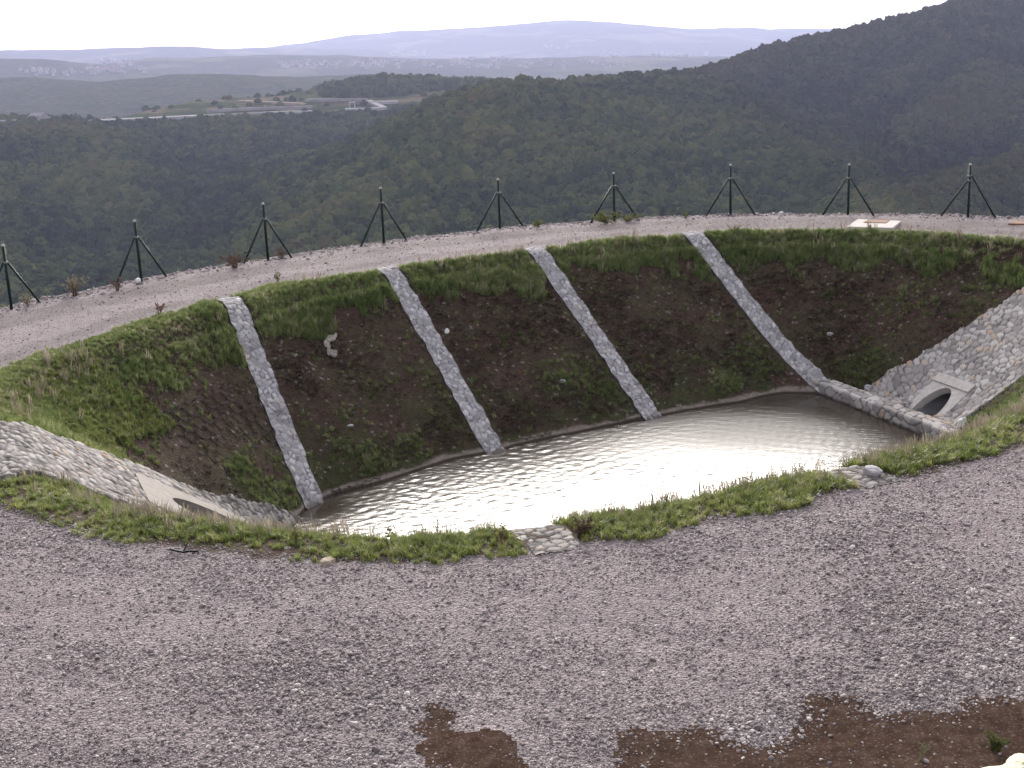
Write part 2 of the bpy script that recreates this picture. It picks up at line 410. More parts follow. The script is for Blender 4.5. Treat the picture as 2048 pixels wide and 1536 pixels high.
def mat_hills():
    mt, nt, b = mat_new('hill_land'); q = NB(nt); P = q.pos()
    n = q.noise(P, 0.02, 6, 0.7); n2 = q.noise(P, 0.0022, 6, 0.6); v = q.sep(q.vor(P, 0.11))[0]
    f = q.math('ADD', q.math('MULTIPLY', n, 0.6), q.math('MULTIPLY', v, 0.4))
    c = q.ramp(f, [(0.25, (0.018, 0.024, 0.009)), (0.5, (0.036, 0.042, 0.015)), (0.75, (0.062, 0.062, 0.022))])
    fld = q.math('MULTIPLY', q.ramp(n2, [(0.52, 0.0), (0.6, 1.0)]), q.smooth(q.attr('rng'), 2600, 6000))
    c = q.mix(q.math('MULTIPLY', fld, 0.55), c, q.ramp(n, [(0.3, (0.085, 0.095, 0.04)), (0.6, (0.16, 0.14, 0.085))]))
    # cultivated terraces on the near left plateau
    z = q.sep(P)[2]; stripe = q.noise(P, 0.035, 3, 0.5)
    field = q.ramp(q.math('ADD', stripe, q.math('MULTIPLY', q.math('SUBTRACT', q.math('FRACT', q.math('MULTIPLY', z, 0.16)), 0.5), 0.1)), [(0.42, (0.04, 0.055, 0.022)), (0.52, (0.06, 0.068, 0.03)), (0.6, (0.12, 0.098, 0.066))])
    c = q.mix(q.attr('field'), c, field)
    nt.links.new(c, b.inputs['Base Color']); b.inputs['Roughness'].default_value = 1.0; b.inputs['Specular IOR Level'].default_value = 0.0
    return mt
M_HILLS = mat_hills()

def mat_water():
    mt, nt, b = mat_new('pond_water'); q = NB(nt); P = q.pos()
    mp = nt.nodes.new('ShaderNodeMapping'); mp.inputs['Rotation'].default_value = (0, 0, R(-20)); mp.inputs['Scale'].default_value = (1.0, 2.1, 1.0)
    nt.links.new(P, mp.inputs[0])
    n = q.noise(mp.outputs[0], 3.2, 4, 0.5, dist=0.6); n2 = q.noise(mp.outputs[0], 17, 3, 0.6)
    h = q.math('ADD', n, q.math('MULTIPLY', n2, 0.35))
    calm = q.attr('calm')
    bm_ = nt.nodes.new('ShaderNodeBump'); bm_.inputs['Distance'].default_value = 0.005
    nt.links.new(q.math('SUBTRACT', 1.0, q.math('MULTIPLY', calm, 0.93)), bm_.inputs['Strength']); nt.links.new(h, bm_.inputs['Height'])
    nt.links.new(bm_.outputs[0], b.inputs['Normal'])
    b.inputs['Base Color'].default_value = (0.05, 0.039, 0.03, 1)
    nt.links.new(q.math('ADD', q.math('SUBTRACT', 0.19, q.math('MULTIPLY', calm, 0.14)), q.math('MULTIPLY', q.attr('paw'), 0.24)), b.inputs['Roughness']); b.inputs['IOR'].default_value = 1.333; b.inputs['Specular IOR Level'].default_value = 0.5
    return mt
M_WATER = mat_water()

# ------------------------------------------------------------------ the basin as a height function
RIM = np.array([(-9.1, 23.3), (-9.6, 24.2), (-10.2, 25.4), (-10.3, 27.1), (-9.8, 29.0), (-9.1, 30.75), (-8.4, 32.6), (-7.25, 34.25), (-6.1, 36.2),
    (-3.6, 38.4), (-1.6, 39.7), (0.7, 40.9), (3.0, 42.1), (6.0, 42.95), (8.8, 43.1), (11.0, 42.25), (13, 40.95), (15.3, 38.8), (16.2, 36.6),
    (17.0, 33.6), (16.8, 32.2), (15.9, 30.3), (14.6, 27.6), (11.5, 24.0), (7.5, 20.4), (6.1, 19.5), (4.7, 18.9), (2.7, 17.9), (1.6, 17.4),
    (0.1, 17.0), (-1.3, 16.75), (-2.5, 16.9), (-4.3, 17.55), (-5.9, 18.4), (-7.1, 19.3), (-8.0, 20.6)])
def dense(loop, closed=True, it=3):
    p = np.asarray(loop, float)
    for _ in range(it):
        q = np.roll(p, -1, 0) if closed else p[1:]
        a = p if closed else p[:-1]
        s = np.empty((2 * len(a), p.shape[1])); s[0::2] = 0.75 * a + 0.25 * q; s[1::2] = 0.25 * a + 0.75 * q
        if not closed: s = np.vstack([p[:1], s, p[-1:]])
        p = s
    return p
RIMD = dense(RIM, True, 2)
def inside(poly, x, y):
    r = np.zeros(x.shape, bool); n = len(poly)
    for i in range(n):
        x1, y1 = poly[i]; x2, y2 = poly[(i + 1) % n]
        if y1 == y2: continue
        c = ((y1 > y) != (y2 > y)) & (x < (x2 - x1) * (y - y1) / (y2 - y1) + x1); r ^= c
    return r
def polydist(poly, x, y, closed=True):
    d = np.full(x.shape, 1e9); n = len(poly)
    for i in range(n if closed else n - 1):
        ax, ay = poly[i]; bx, by = poly[(i + 1) % n]
        ux, uy = bx - ax, by - ay; L = ux * ux + uy * uy + 1e-12
        t = np.clip(((x - ax) * ux + (y - ay) * uy) / L, 0, 1)
        d = np.minimum(d, np.hypot(x - ax - t * ux, y - ay - t * uy))
    return d
def sd_rim(x, y):
    x = np.asarray(x, float); y = np.asarray(y, float)
    d = polydist(RIMD, x, y); return np.where(inside(RIMD, x, y), d, -d)
WATER_Z = -4.0
POSTS = [at(*p) for p in ((23, 617), (283, 565), (536, 520), (768, 487), (1000, 458), (1229, 442), (1461, 430), (1696, 431), (1936, 434))]
OUTER = [(-17.5, -30), (-17.5, 18), (-16.6, 26), (-15.4, 31)] + [(p[0], p[1]) for p in POSTS] + [(19.2, 41.6), (22.4, 38), (24.3, 33), (24.6, 20), (24, -30)]
OUTER = np.array(OUTER)
_cx = np.array([2.0, 28.0]); _d = OUTER - _cx; OUTER = OUTER + 0.55 * _d / np.linalg.norm(_d, axis=1)[:, None]
OUTD = dense(OUTER, False, 2)
OUTP = np.vstack([OUTD])
WEIR_L = np.array([9.0, 37.35]); WEIR_R = np.array([10.95, 32.0])
_wd = (WEIR_R - WEIR_L) / np.linalg.norm(WEIR_R - WEIR_L); WN = np.array([-_wd[1], _wd[0]])   # towards the right apron
if WN[0] < 0: WN = -WN
def ground_z(x, y, s=None, rough=True):
    x = np.asarray(x, float); y = np.asarray(y, float)
    if s is None: s = sd_rim(x, y)
    w = 0.22
    e1 = 0.87 * x + 0.49 * y; e2 = -0.49 * x + 0.87 * y
    kf = np.interp(e1, [6, 9, 10.1, 10.6, 12.25, 14, 15.8, 18, 21, 23.6, 26.1, 28, 30], [.69, .83, .90, .87, .775, .71, .657, .648, .64, .65, .765, .72, .667])
    kn = np.interp(e1, [22, 25], [0.667, 0.74]); fb = np.clip((e2 - 24.0) / 2.5, 0, 1)
    kk = kn * (1 - fb) + kf * fb
    z = -kk * 0.5 * (s + np.sqrt(s * s + w * w)); z = np.where(s < -1.5, 0, z)
    floor = np.where((x - WEIR_L[0]) * WN[0] + (y - WEIR_L[1]) * WN[1] > 0.1, -3.86, -4.55)
    z = np.maximum(z, floor)
    so = polydist(OUTD, x, y, False); out = ~inside(OUTP, x, y)
    z = np.where(out, z - 0.75 * so, z)
    # the bank the photographer stands on
    yb = 10.3 + 0.12 * np.abs(x - 1) * 0.0
    bank = np.clip((yb - y) * 0.57, 0, 4.75)
    z = z + bank
    if rough:
        near = (s < -0.4) & ~out
        lump = (fbm(x * 0.55, y * 0.55, 3, 5) - 0.5) * 0.11 + (fbm(x * 2.3, y * 2.3, 3, 9) - 0.5) * 0.05
        z = z + np.where(near, lump * np.clip((-s - 0.4) * 0.8, 0, 1), 0)
        sl = (s > 0.3) & (z > -4.4)
        z = z + np.where(sl, (fbm(x * 1.1, y * 1.1, 4, 31) - 0.5) * 0.14 * np.clip(s - 0.3, 0, 1), 0)
    return z

# culvert frames: centre on the slope, width vector along contour
def slope_frame(cx, cy, up):
    up = np.array(up, float); up /= np.linalg.norm(up)
    e = 0.5
    z = float(ground_z(np.array([cx]), np.array([cy]), rough=False)[0])
    return np.array([cx, cy, z]), up
CULV_R = dict(gc=(12.5, 34.75), c=(11.40, 34.68), up=(0.967, 0.256), w=1.5, l=2.1, a=0.48, b=0.84, dv=-0.14, slope=1 / 1.5)
CULV_L = dict(gc=(-6.0, 23.4), c=(-5.85, 23.5), up=(-0.87, -0.49), w=2.0, l=2.7, a=0.52, b=0.92, dv=-0.2, slope=1 / 1.5)
for c in (CULV_R, CULV_L):
    x0, y0 = c['gc']; hh = 0.45
    gx, gy = [float((ground_z(np.array([x0 + hh * a]), np.array([y0 + hh * b]), rough=False) - ground_z(np.array([x0 - hh * a]), np.array([y0 - hh * b]), rough=False))[0]) / (2 * hh) for a, b in ((1, 0), (0, 1))]
    c['slope'] = math.hypot(gx, gy); u = np.array([gx, gy]) / c['slope']; print('culvert', u, c['slope'])
    cl = 1 / math.hypot(1, c['slope'])
    c['V'] = np.array([u[0] * cl, u[1] * cl, c['slope'] * cl])           # up the slope
    c['U'] = np.array([u[1], -u[0], 0.0])                                 # along the contour
    c['Nn'] = np.cross(c['U'], c['V'])
    if c['Nn'][2] < 0: c['Nn'] = -c['Nn']
    z = float(ground_z(np.array([x0]), np.array([y0]), rough=False)[0]) + c['slope'] * ((c['c'][0] - x0) * u[0] + (c['c'][1] - y0) * u[1])
    c['o'] = np.array([c['c'][0], c['c'][1], z])
    c['uh'] = u
def in_culv(c, x, y, k=1.0):
    """inside the pipe mouth (k scales the ellipse)"""
    dx = x - c['o'][0]; dy = y - c['o'][1]
    uu = dx * c['U'][0] + dy * c['U'][1]; vv = (dx * c['uh'][0] + dy * c['uh'][1]) / (c['V'][0] * c['uh'][0] + c['V'][1] * c['uh'][1])
    return (uu / (c['a'] * k)) ** 2 + ((vv - c['dv']) / (c['b'] * k)) ** 2 < 1
def in_frame(c, x, y, k=0.0):
    dx = x - c['o'][0]; dy = y - c['o'][1]
    uu = dx * c['U'][0] + dy * c['U'][1]; vv = (dx * c['uh'][0] + dy * c['uh'][1]) / (c['V'][0] * c['uh'][0] + c['V'][1] * c['uh'][1])
    return (np.abs(uu) < c['w'] / 2 - k) & (np.abs(vv) < c['l'] / 2 - k)

APRON_L = np.array([(-10.9, 22.4), (-9.25, 23.35), (-8.5, 24.1), (-7.75, 25.1), (-6.75, 26.75), (-5.7, 28.0), (-4.75, 28.9), (-3.55, 26.4), (-3.3, 24.6), (-5.2, 22.3), (-7.6, 20.5), (-8.6, 19.2), (-9.9, 19.2)])
APRON_R = np.array([(9.9, 36.6), (10.5, 36.75), (12.0, 36.75), (14.5, 36.75), (16.6, 37.0), (18.2, 36.9), (18.6, 34.1), (16.9, 33.65), (13.2, 33.2), (11.25, 32.75), (10.7, 32.8)])

# ------------------------------------------------------------------ ground mesh
def build_ground():
    xs = np.arange(-26, 30.01, 0.16); ys = np.concatenate([np.arange(-14, 9.0, 0.6), np.arange(9.0, 58.0, 0.16)])
    X, Y = np.meshgrid(xs, ys, indexing='ij'); X = X.ravel(); Y = Y.ravel()
    S = sd_rim(X, Y); Z = ground_z(X, Y, S)
    nearside = Y < 26 - 0 * X
    near_w = np.clip((30 - Y - 0.35 * X) / 8, 0, 1)
    edge = S + 0.12 + 0.85 * near_w + 0.4 * np.clip((-4.5 - X) / 2, 0, 1) * (1 - near_w)
    so = polydist(OUTD, X, Y, False)
    worn = np.exp(-((so - 1.9) / 0.9) ** 2) + 0.75 * np.exp(-((S + 1.3) / 0.6) ** 2) * (Y > 28)
    worn = np.clip(worn + 0.45 * (Y < 22) * np.exp(-((S + 3.0) / 1.2) ** 2), 0, 1)
    bank = np.clip((10.4 - Y) * 1.2 + 0.2, 0, 1)
    F = grid_faces(len(xs), len(ys))
    fx = X[F].mean(1); fy = Y[F].mean(1); fs = S[F].mean(1)
    hole = in_culv(CULV_L, fx, fy, 1.3) | in_culv(CULV_R, fx, fy, 1.3)
    at_ = dict(edge=edge, worn=worn, bank=bank)
    for name, sel in (('ground', fs <= 0), ('earth_bank', fs > 0)):
        f = F[sel & ~hole]; used = np.unique(f); mp = np.full(len(X), -1); mp[used] = np.arange(len(used))
        o = new_mesh(name, np.stack([X, Y, Z], 1)[used], mp[f], M_GROUND, smooth=True, attrs={k: v[used] for k, v in at_.items()})
        tag(o, kind='structure')
build_ground()

# ------------------------------------------------------------------ water
WAVE = 0.05
def build_water():
    ln = np.linalg.norm(WEIR_R - WEIR_L)
    xs = np.arange(-6.5, 12.3, 0.03); ys = np.arange(21.5, 39.3, 0.03)
    X, Y = np.meshgrid(xs, ys, indexing='ij'); X = X.ravel(); Y = Y.ravel()
    # signed distance from a coarser lattice
    cxs = np.arange(-8, 13.2, 0.2); cys = np.arange(19.5, 40.2, 0.2); CX, CY = np.meshgrid(cxs, cys, indexing='ij'); CS = sd_rim(CX.ravel(), CY.ravel()).reshape(CX.shape)
    fi = (X - cxs[0]) / 0.2; fj = (Y - cys[0]) / 0.2; ii = fi.astype(int); jj = fj.astype(int); fi -= ii; fj -= jj
    s = (CS[ii, jj] * (1 - fi) + CS[ii + 1, jj] * fi) * (1 - fj) + (CS[ii, jj + 1] * (1 - fi) + CS[ii + 1, jj + 1] * fi) * fj
    side = (X - WEIR_L[0]) * WN[0] + (Y - WEIR_L[1]) * WN[1]
    dwe = -side
    far = np.clip((Y - 26 - 0.5 * X), 0, 99)
    dist_far = np.where(s < 12, s - 6.0, 9)
    calm = np.exp(-np.clip(dwe, 0, 9) / 0.9) + np.exp(-np.clip(np.hypot(X + 4.6, Y - 29.2) - 0.2, 0, 9) / 0.5)
    isf = (Y > 0.56 * X + 29.6)
    calm = np.clip(calm, 0, 1)
    F = grid_faces(len(xs), len(ys))
    keep = (s[F].mean(1) > 3.9) & (side[F].mean(1) < 0.3)
    f = F[keep]; used = np.unique(f); mp = np.full(len(X), -1); mp[used] = np.arange(len(used))
    # wind ripples as real waves
    Z = np.zeros(len(X)); wr = np.random.default_rng(5)
    for _ in range(46):
        lam = math.exp(wr.uniform(math.log(0.11), math.log(0.5))); k = 2 * math.pi / lam; a = wr.normal(math.radians(-70), 0.7)
        Z += (WAVE / k / math.sqrt(23)) * np.sin(k * (X * math.cos(a) + Y * math.sin(a)) + wr.uniform(0, 6.28))
    gust = 0.45 + 1.1 * fbm(X * 0.5, Y * 0.5, 3, 71)
    paw = np.clip(1.25 - np.hypot((X - 6.3) / 4.2, (Y - 33.6) / 2.6), 0, 1) * (1 - calm)      # a cat's paw of fine ripples
    Z *= gust * (1 - 0.93 * calm) * (1 - 0.45 * paw)
    o = new_mesh('water', np.stack([X, Y, WATER_Z + Z], 1)[used], mp[f], M_WATER, smooth=True, attrs={'calm': calm[used], 'paw': paw[used]})
    tag(o, kind='structure')
build_water()

# ------------------------------------------------------------------ masonry
def relief(u, v, cu, cv, seed, h=0.045, bare=0.12, gap=0.012):
    wu = u + 0.05 * (vnoise(u * 7, v * 7, seed + 3) - 0.5); wv = v + 0.05 * (vnoise(u * 7, v * 7, seed + 4) - 0.5)
    e, hid, ou, ov = voronoi(wu, wv, cu, cv, seed)
    t = np.clip((e - gap + 0.002) / 0.03, 0, 1); t = t * t * (3 - 2 * t)
    rnd = (hid * 7.13) % 1.0; up = 0.45 + 0.75 * rnd
    isb = hid < bare
    up = np.where(isb, 0.12, up)
    tilt = ((hid * 13.7) % 1 - 0.5) * ou * 0.22 + ((hid * 29.3) % 1 - 0.5) * ov * 0.22
    z = t * (0.62 * up * h + np.where(isb, 0, tilt)) + (vnoise(u * 22, v * 22, seed) - 0.5) * 0.012
    joint = np.where(isb, 1, 1 - np.clip((e - gap) / 0.022, 0, 1))
    crack = np.clip(1 - e / 0.022, 0, 1) * np.clip((vnoise(u * 6 + 3, v * 6, seed + 8) - 0.38) * 5, 0, 1)
    crack = np.maximum(crack, 0.7 * np.clip(1 - np.abs(e - 0.03) / 0.012, 0, 1) * np.clip((vnoise(u * 5 + 3, v * 5 + 9, seed + 18) - 0.5) * 6, 0, 1))
    return z - crack * 0.012, (hid * 3.77) % 1.0, joint, crack

def stone_strip(name, A, B, width, seed, lift=0.05, cu=0.24, cv=0.22, mat=None, parent=None, step=0.03, h=0.038, gap=0.012, taper=0.0):
    """a strip of mortared stone laid down the slope from A to B (plan points)"""
    A = np.array(A[:2]); B = np.array(B[:2]); L = np.linalg.norm(B - A); d = (B - A) / L; n = np.array([-d[1], d[0]])
    us = np.arange(0, L + 1e-6, step); vs = np.arange(-width / 2, width / 2 + 1e-6, step)
    U, V = np.meshgrid(us, vs, indexing='ij')
    wob = (fbm(U * 2.6, U * 0 + seed, 3, seed) - 0.5) * 0.12
    side = np.sign(V); Vw = V * (1 + 0.12 * (vnoise(U * 4.5, side * 3 + 7, seed + 2) - 0.5) * 2) + wob * 0.4
    Vw = Vw * (1 - taper * (U / L))
    X = A[0] + d[0] * U + n[0] * Vw; Y = A[1] + d[1] * U + n[1] * Vw
    # height of the slope along the middle line, so that the strip stays even across
    zc = ground_z(X, Y, rough=False)
    rz, sid, jo, cr = relief(U * 1.15, V, cu, cv, seed, h, 0.12, gap)
    edge = np.clip((width / 2 - np.abs(V)) / 0.05, 0, 1)
    Z = zc + lift + rz * (0.4 + 0.6 * edge)
    nu, nv = U.shape
    verts = np.stack([X.ravel(), Y.ravel(), Z.ravel()], 1); F = grid_faces(nu, nv)[:, ::-1]
    att = [sid.ravel(), jo.ravel(), cr.ravel()]
    # skirts
    idx = np.arange(nu * nv).reshape(nu, nv)
    ring = np.concatenate([idx[:, 0], idx[-1, 1:], idx[-2::-1, -1], idx[0, -2:0:-1]])
    low = verts[ring].copy(); low[:, 2] -= 0.22
    base = len(verts); verts = np.vstack([verts, low]); k = len(ring); r2 = base + np.arange(k)
    sk = np.stack([ring, r2, np.roll(r2, -1), np.roll(ring, -1)], 1)
    F = np.vstack([F, sk])
    att = [np.concatenate([a, a[ring]]) for a in att]
    return new_mesh(name, verts, F, mat or M_RIB, parent, smooth=True, attrs={'stone': att[0], 'joint': att[1], 'crack': att[2]})

RIBS = [((462, 600), (-4.78, 29.48), 'grey stone rib down the bank, nearest the left stone apron and smallest culvert'),
        ((777, 538), (-0.48, 32.85), 'stone rib on the dark bank just right of the crumpled pale foam'),
        ((1068, 499), (3.87, 35.47), 'stone rib on the bank meeting the water between two others, third from the left apron'),
        ((1383, 468), (9.2, 37.5), 'stone rib on the far bank whose foot joins the low stone weir')]
gz1 = lambda x, y: float(ground_z(np.array([x]), np.array([y]), rough=False)[0])
RIB_FEET = [(628, 1008), (994, 908), (1306, 838), (1650, 777)]
def hit_smooth(px, py):
    d = ray(px, py); ts = np.arange(8, 70, 0.02); P = CAMP[None] + d[None] * ts[:, None]
    return P[np.argmax(P[:, 2] < ground_z(P[:, 0], P[:, 1], rough=False))]
RIB_LABELS = ['grey stone rib down the far bank, the one nearest the left stone apron',
              'grey stone rib down the far bank, just right of the crumpled pale foam',
              'grey stone rib down the far bank, second one left of the low stone weir',
              'grey stone rib down the far bank whose foot joins the low stone weir']
for i, (t, b, _) in enumerate(RIBS):
    A = at(*t)[:2]; B = np.array(b); d = (B - A) / np.linalg.norm(B - A)
    B = hit_smooth(*RIB_FEET[i])[:2]; d = (B - A) / np.linalg.norm(B - A)
    B = B + d * (0.25 if i < 3 else 0.4)
    RIBS[i] = (t, tuple(B), '')
    o = stone_strip('stone_rib', A - d * 0.25, B, 0.61, 40 + i, cu=0.165, cv=0.145, taper=0.3 if i == 3 else 0.05)
    tag(o, RIB_LABELS[i], 'stone rib', 'stone ribs down the basin banks')
for i, (p, dirv, lab) in enumerate((((1112, 1094), (-0.27, 0.96), 'stone rib top in the near grass verge below the bright water'),
                                    ((1757, 962), (-0.46, 0.89), 'stone rib top in the near grass verge below the weir end'))):
    A = at(*p)[:2]; d = np.array(dirv)
    o = stone_strip('stone_rib', A - d * 0.15, A + d * 7.4, 0.70, 60 + i, cu=0.2, cv=0.17, lift=0.0, mat=M_APRON, h=0.02, gap=0.03)
    tag(o, lab, 'stone rib', 'stone ribs down the basin banks')

def pipe(root, c, P, nseg):
    # pipe running level into the bank
    bm = bmesh.new(); rings = []
    for dd in (0.0, 0.6, 1.5, 3.0):
        rr = []
        for k in range(nseg):
            t = 2 * math.pi * k / nseg
            p = P(c['a'] * math.cos(t), c['dv'] + c['b'] * math.sin(t), -0.05 if dd == 0 else -0.05)
            p = p + np.array([c['uh'][0], c['uh'][1], 0.01]) * dd
            rr.append(bm.verts.new(p))
        rings.append(rr)
    for a_, b_ in zip(rings, rings[1:]):
        for k in range(nseg):
            j = (k + 1) % nseg; bm.faces.new((a_[k], a_[j], b_[j], b_[k]))
    bm.faces.new(rings[-1])
    pp = bm_obj('pipe', bm, M_PIPE, None, smooth=True); pp.parent = root; pp.matrix_parent_inverse = Matrix.Translation(-root.location)
def apron(name, poly, culv, seed, label, ang, cu, cv, gap):
    root_z = 0
    lo = poly.min(0) - 0.1; hi = poly.max(0) + 0.1; st = 0.035
    xs = np.arange(lo[0], hi[0], st); ys = np.arange(lo[1], hi[1], st)
    X, Y = np.meshgrid(xs, ys, indexing='ij'); sh = X.shape
    X = X.ravel(); Y = Y.ravel()
    # ragged outline
    wx = X + 0.16 * (vnoise(X * 5, Y * 5, seed) - 0.5); wy = Y + 0.16 * (vnoise(X * 5, Y * 5, seed + 1) - 0.5)
    ins = inside(poly, wx, wy)
    s = sd_rim(X, Y); Z = ground_z(X, Y, s, rough=False)
    ca, sa = math.cos(ang), math.sin(ang)
    u = X * ca + Y * sa; v = (-X * sa + Y * ca) * 1.2
    rz, sid, jo, cr = relief(u, v, cu, cv, seed, 0.05, 0.05, gap)
    lift = 0.07
    Zs = Z + lift + rz
    F = grid_faces(*sh)
    fx = X[F].mean(1); fy = Y[F].mean(1)
    keep = ins[F].all(1) & ~in_frame(culv, fx, fy, 0.06)
    f = F[keep]
    e = np.concatenate([f[:, [0, 1]], f[:, [1, 2]], f[:, [2, 3]], f[:, [3, 0]]])
    key = np.sort(e, 1); kk = key[:, 0].astype(np.int64) * len(X) + key[:, 1]
    un, cnt = np.unique(kk, return_counts=True); bmask = np.isin(kk, un[cnt == 1]); be = e[bmask]
    used = np.unique(f); mp = np.full(len(X), -1); mp[used] = np.arange(len(used))
    V = np.stack([X, Y, Zs], 1)[used]; f = mp[f]; be = mp[be]
    bv = np.unique(be); m2 = np.full(len(V), -1); m2[bv] = len(V) + np.arange(len(bv))
    low = V[bv].copy(); low[:, 2] -= 0.25
    sk = np.stack([be[:, 1], be[:, 0], m2[be[:, 0]], m2[be[:, 1]]], 1)
    sid = sid[used]; jo = jo[used]; cr = cr[used]
    root = empty(name, (float(poly[:, 0].mean()), float(poly[:, 1].mean()), float(culv['o'][2])))
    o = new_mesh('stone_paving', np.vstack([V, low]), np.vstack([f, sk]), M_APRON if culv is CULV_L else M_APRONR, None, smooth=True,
                 attrs={'stone': np.concatenate([sid, sid[bv]]), 'joint': np.concatenate([jo, jo[bv]]), 'crack': np.concatenate([cr, cr[bv]])})
    o.parent = root; o.matrix_parent_inverse = Matrix.Translation(-root.location)
    # concrete mouth with an oval opening
    c = culv; nseg = 64
    def P(uu, vv, h): return c['o'] + c['U'] * uu + c['V'] * vv + c['Nn'] * h
    bm = bmesh.new(); W, Lh = c['w'] / 2, c['l'] / 2; top = 0.085
    inner, outer, inlow, outlow = [], [], [], []
    for k in range(nseg):
        t = 2 * math.pi * k / nseg
        a = (c['a'] * math.cos(t), c['dv'] + c['b'] * math.sin(t))
        ct, st_ = math.cos(t), math.sin(t); r = min(W / max(abs(ct), 1e-6), Lh / max(abs(st_), 1e-6)); q_ = (r * ct, r * st_)
        inner.append(bm.verts.new(P(*a, top))); outer.append(bm.verts.new(P(*q_, top)))
        inlow.append(bm.verts.new(P(*a, -0.12))); outlow.append(bm.verts.new(P(*q_, -0.15)))
    for k in range(nseg):
        j = (k + 1) % nseg
        bm.faces.new((inner[k], inner[j], outer[j], outer[k])); bm.faces.new((outer[k], outer[j], outlow[j], outlow[k]))
        bm.faces.new((inlow[k], inlow[j], inner[j], inner[k]))
    bmesh.ops.recalc_face_normals(bm, faces=bm.faces)
    fr = bm_obj('concrete_mouth', bm, M_CONC_DIM if culv is CULV_L else M_CONC, None); fr.parent = root; fr.matrix_parent_inverse = Matrix.Translation(-root.location)
    # the band along its upper edge
    if culv is CULV_L: tag(root, label, 'stone apron', 'stone aprons at the basin ends'); pipe(root, c, P, nseg); return
    bm = bmesh.new()
    vs = [bm.verts.new(P(sx * (W + 0.02), Lh - 0.28 + sy * 0.28, h)) for h in (0.08, 0.125) for sx, sy in ((-1, 0), (1, 0), (1, 1.06), (-1, 1.06))]
    for q_ in ((4, 5, 6, 7), (0, 1, 5, 4), (1, 2, 6, 5), (2, 3, 7, 6), (3, 0, 4, 7)): bm.faces.new([vs[z_] for z_ in q_])
    bmesh.ops.recalc_face_normals(bm, faces=bm.faces)
    lt = bm_obj('lintel', bm, M_CONC, None); lt.parent = root; lt.matrix_parent_inverse = Matrix.Translation(-root.location)
    pipe(root, c, P, nseg)
    tag(root, label, 'stone apron', 'stone aprons at the basin ends')
apron('stone_apron', APRON_L, CULV_L, 81, 'pale stone apron with concrete culvert mouth, half hidden behind the near grass verge', math.atan2(-0.87, 0.49), 0.28, 0.15, 0.028)
apron('stone_apron', APRON_R, CULV_R, 83, 'pale stone apron with dark oval culvert, rising behind the low stone weir', math.atan2(-0.967, 0.256), 0.25, 0.17, 0.016)

# ------------------------------------------------------------------ weir
def weir():
    L = np.linalg.norm(WEIR_R - WEIR_L); d = (WEIR_R - WEIR_L) / L; n = WN
    prof = [(-0.03, -4.5), (0.0, -3.98), (0.01, -3.72), (0.03, -3.68), (0.47, -3.66), (0.50, -3.70), (0.52, -4.3)]
    pts = []; acc = [0]
    st = 0.03
    for a, b in zip(prof, prof[1:]):
        k = max(2, int(math.hypot(b[0] - a[0], b[1] - a[1]) / st))
        for t in range(k): pts.append((a[0] + (b[0] - a[0]) * t / k, a[1] + (b[1] - a[1]) * t / k))
    pts.append(prof[-1]); pts = np.array(pts)
    seg = np.concatenate([[0], np.cumsum(np.hypot(*np.diff(pts, axis=0).T))])
    tg = np.gradient(pts, axis=0); nm = np.stack([-tg[:, 1], tg[:, 0]], 1); nm /= np.linalg.norm(nm, axis=1)[:, None]
    us = np.arange(-0.45, L + 0.45, st)
    U, S = np.meshgrid(us, seg, indexing='ij')
    rz, sid, jo, cr = relief(U, S, 0.34, 0.23, 97, 0.05, 0.06)
    off = pts[None, :, 0] + nm[None, :, 0] * rz; zz = pts[None, :, 1] + nm[None, :, 1] * rz
    zz = zz - np.clip(U - L - 0.05, 0, 1) * 0.7
    X = WEIR_L[0] + d[0] * U + n[0] * off; Y = WEIR_L[1] + d[1] * U + n[1] * off
    nu, nv = U.shape; V = np.stack([X.ravel(), Y.ravel(), zz.ravel()], 1); F = grid_faces(nu, nv).tolist()
    F.append(list(range(nv))); F.append([(nu - 1) * nv + q for q in range(nv)][::-1])
    o = new_mesh('stone_weir', V, F, M_APRONR, smooth=True, attrs={'stone': sid.ravel(), 'joint': jo.ravel(), 'crack': cr.ravel()})
    tag(o, 'low stone weir wall standing along the right end of the pond', 'weir')
weir()

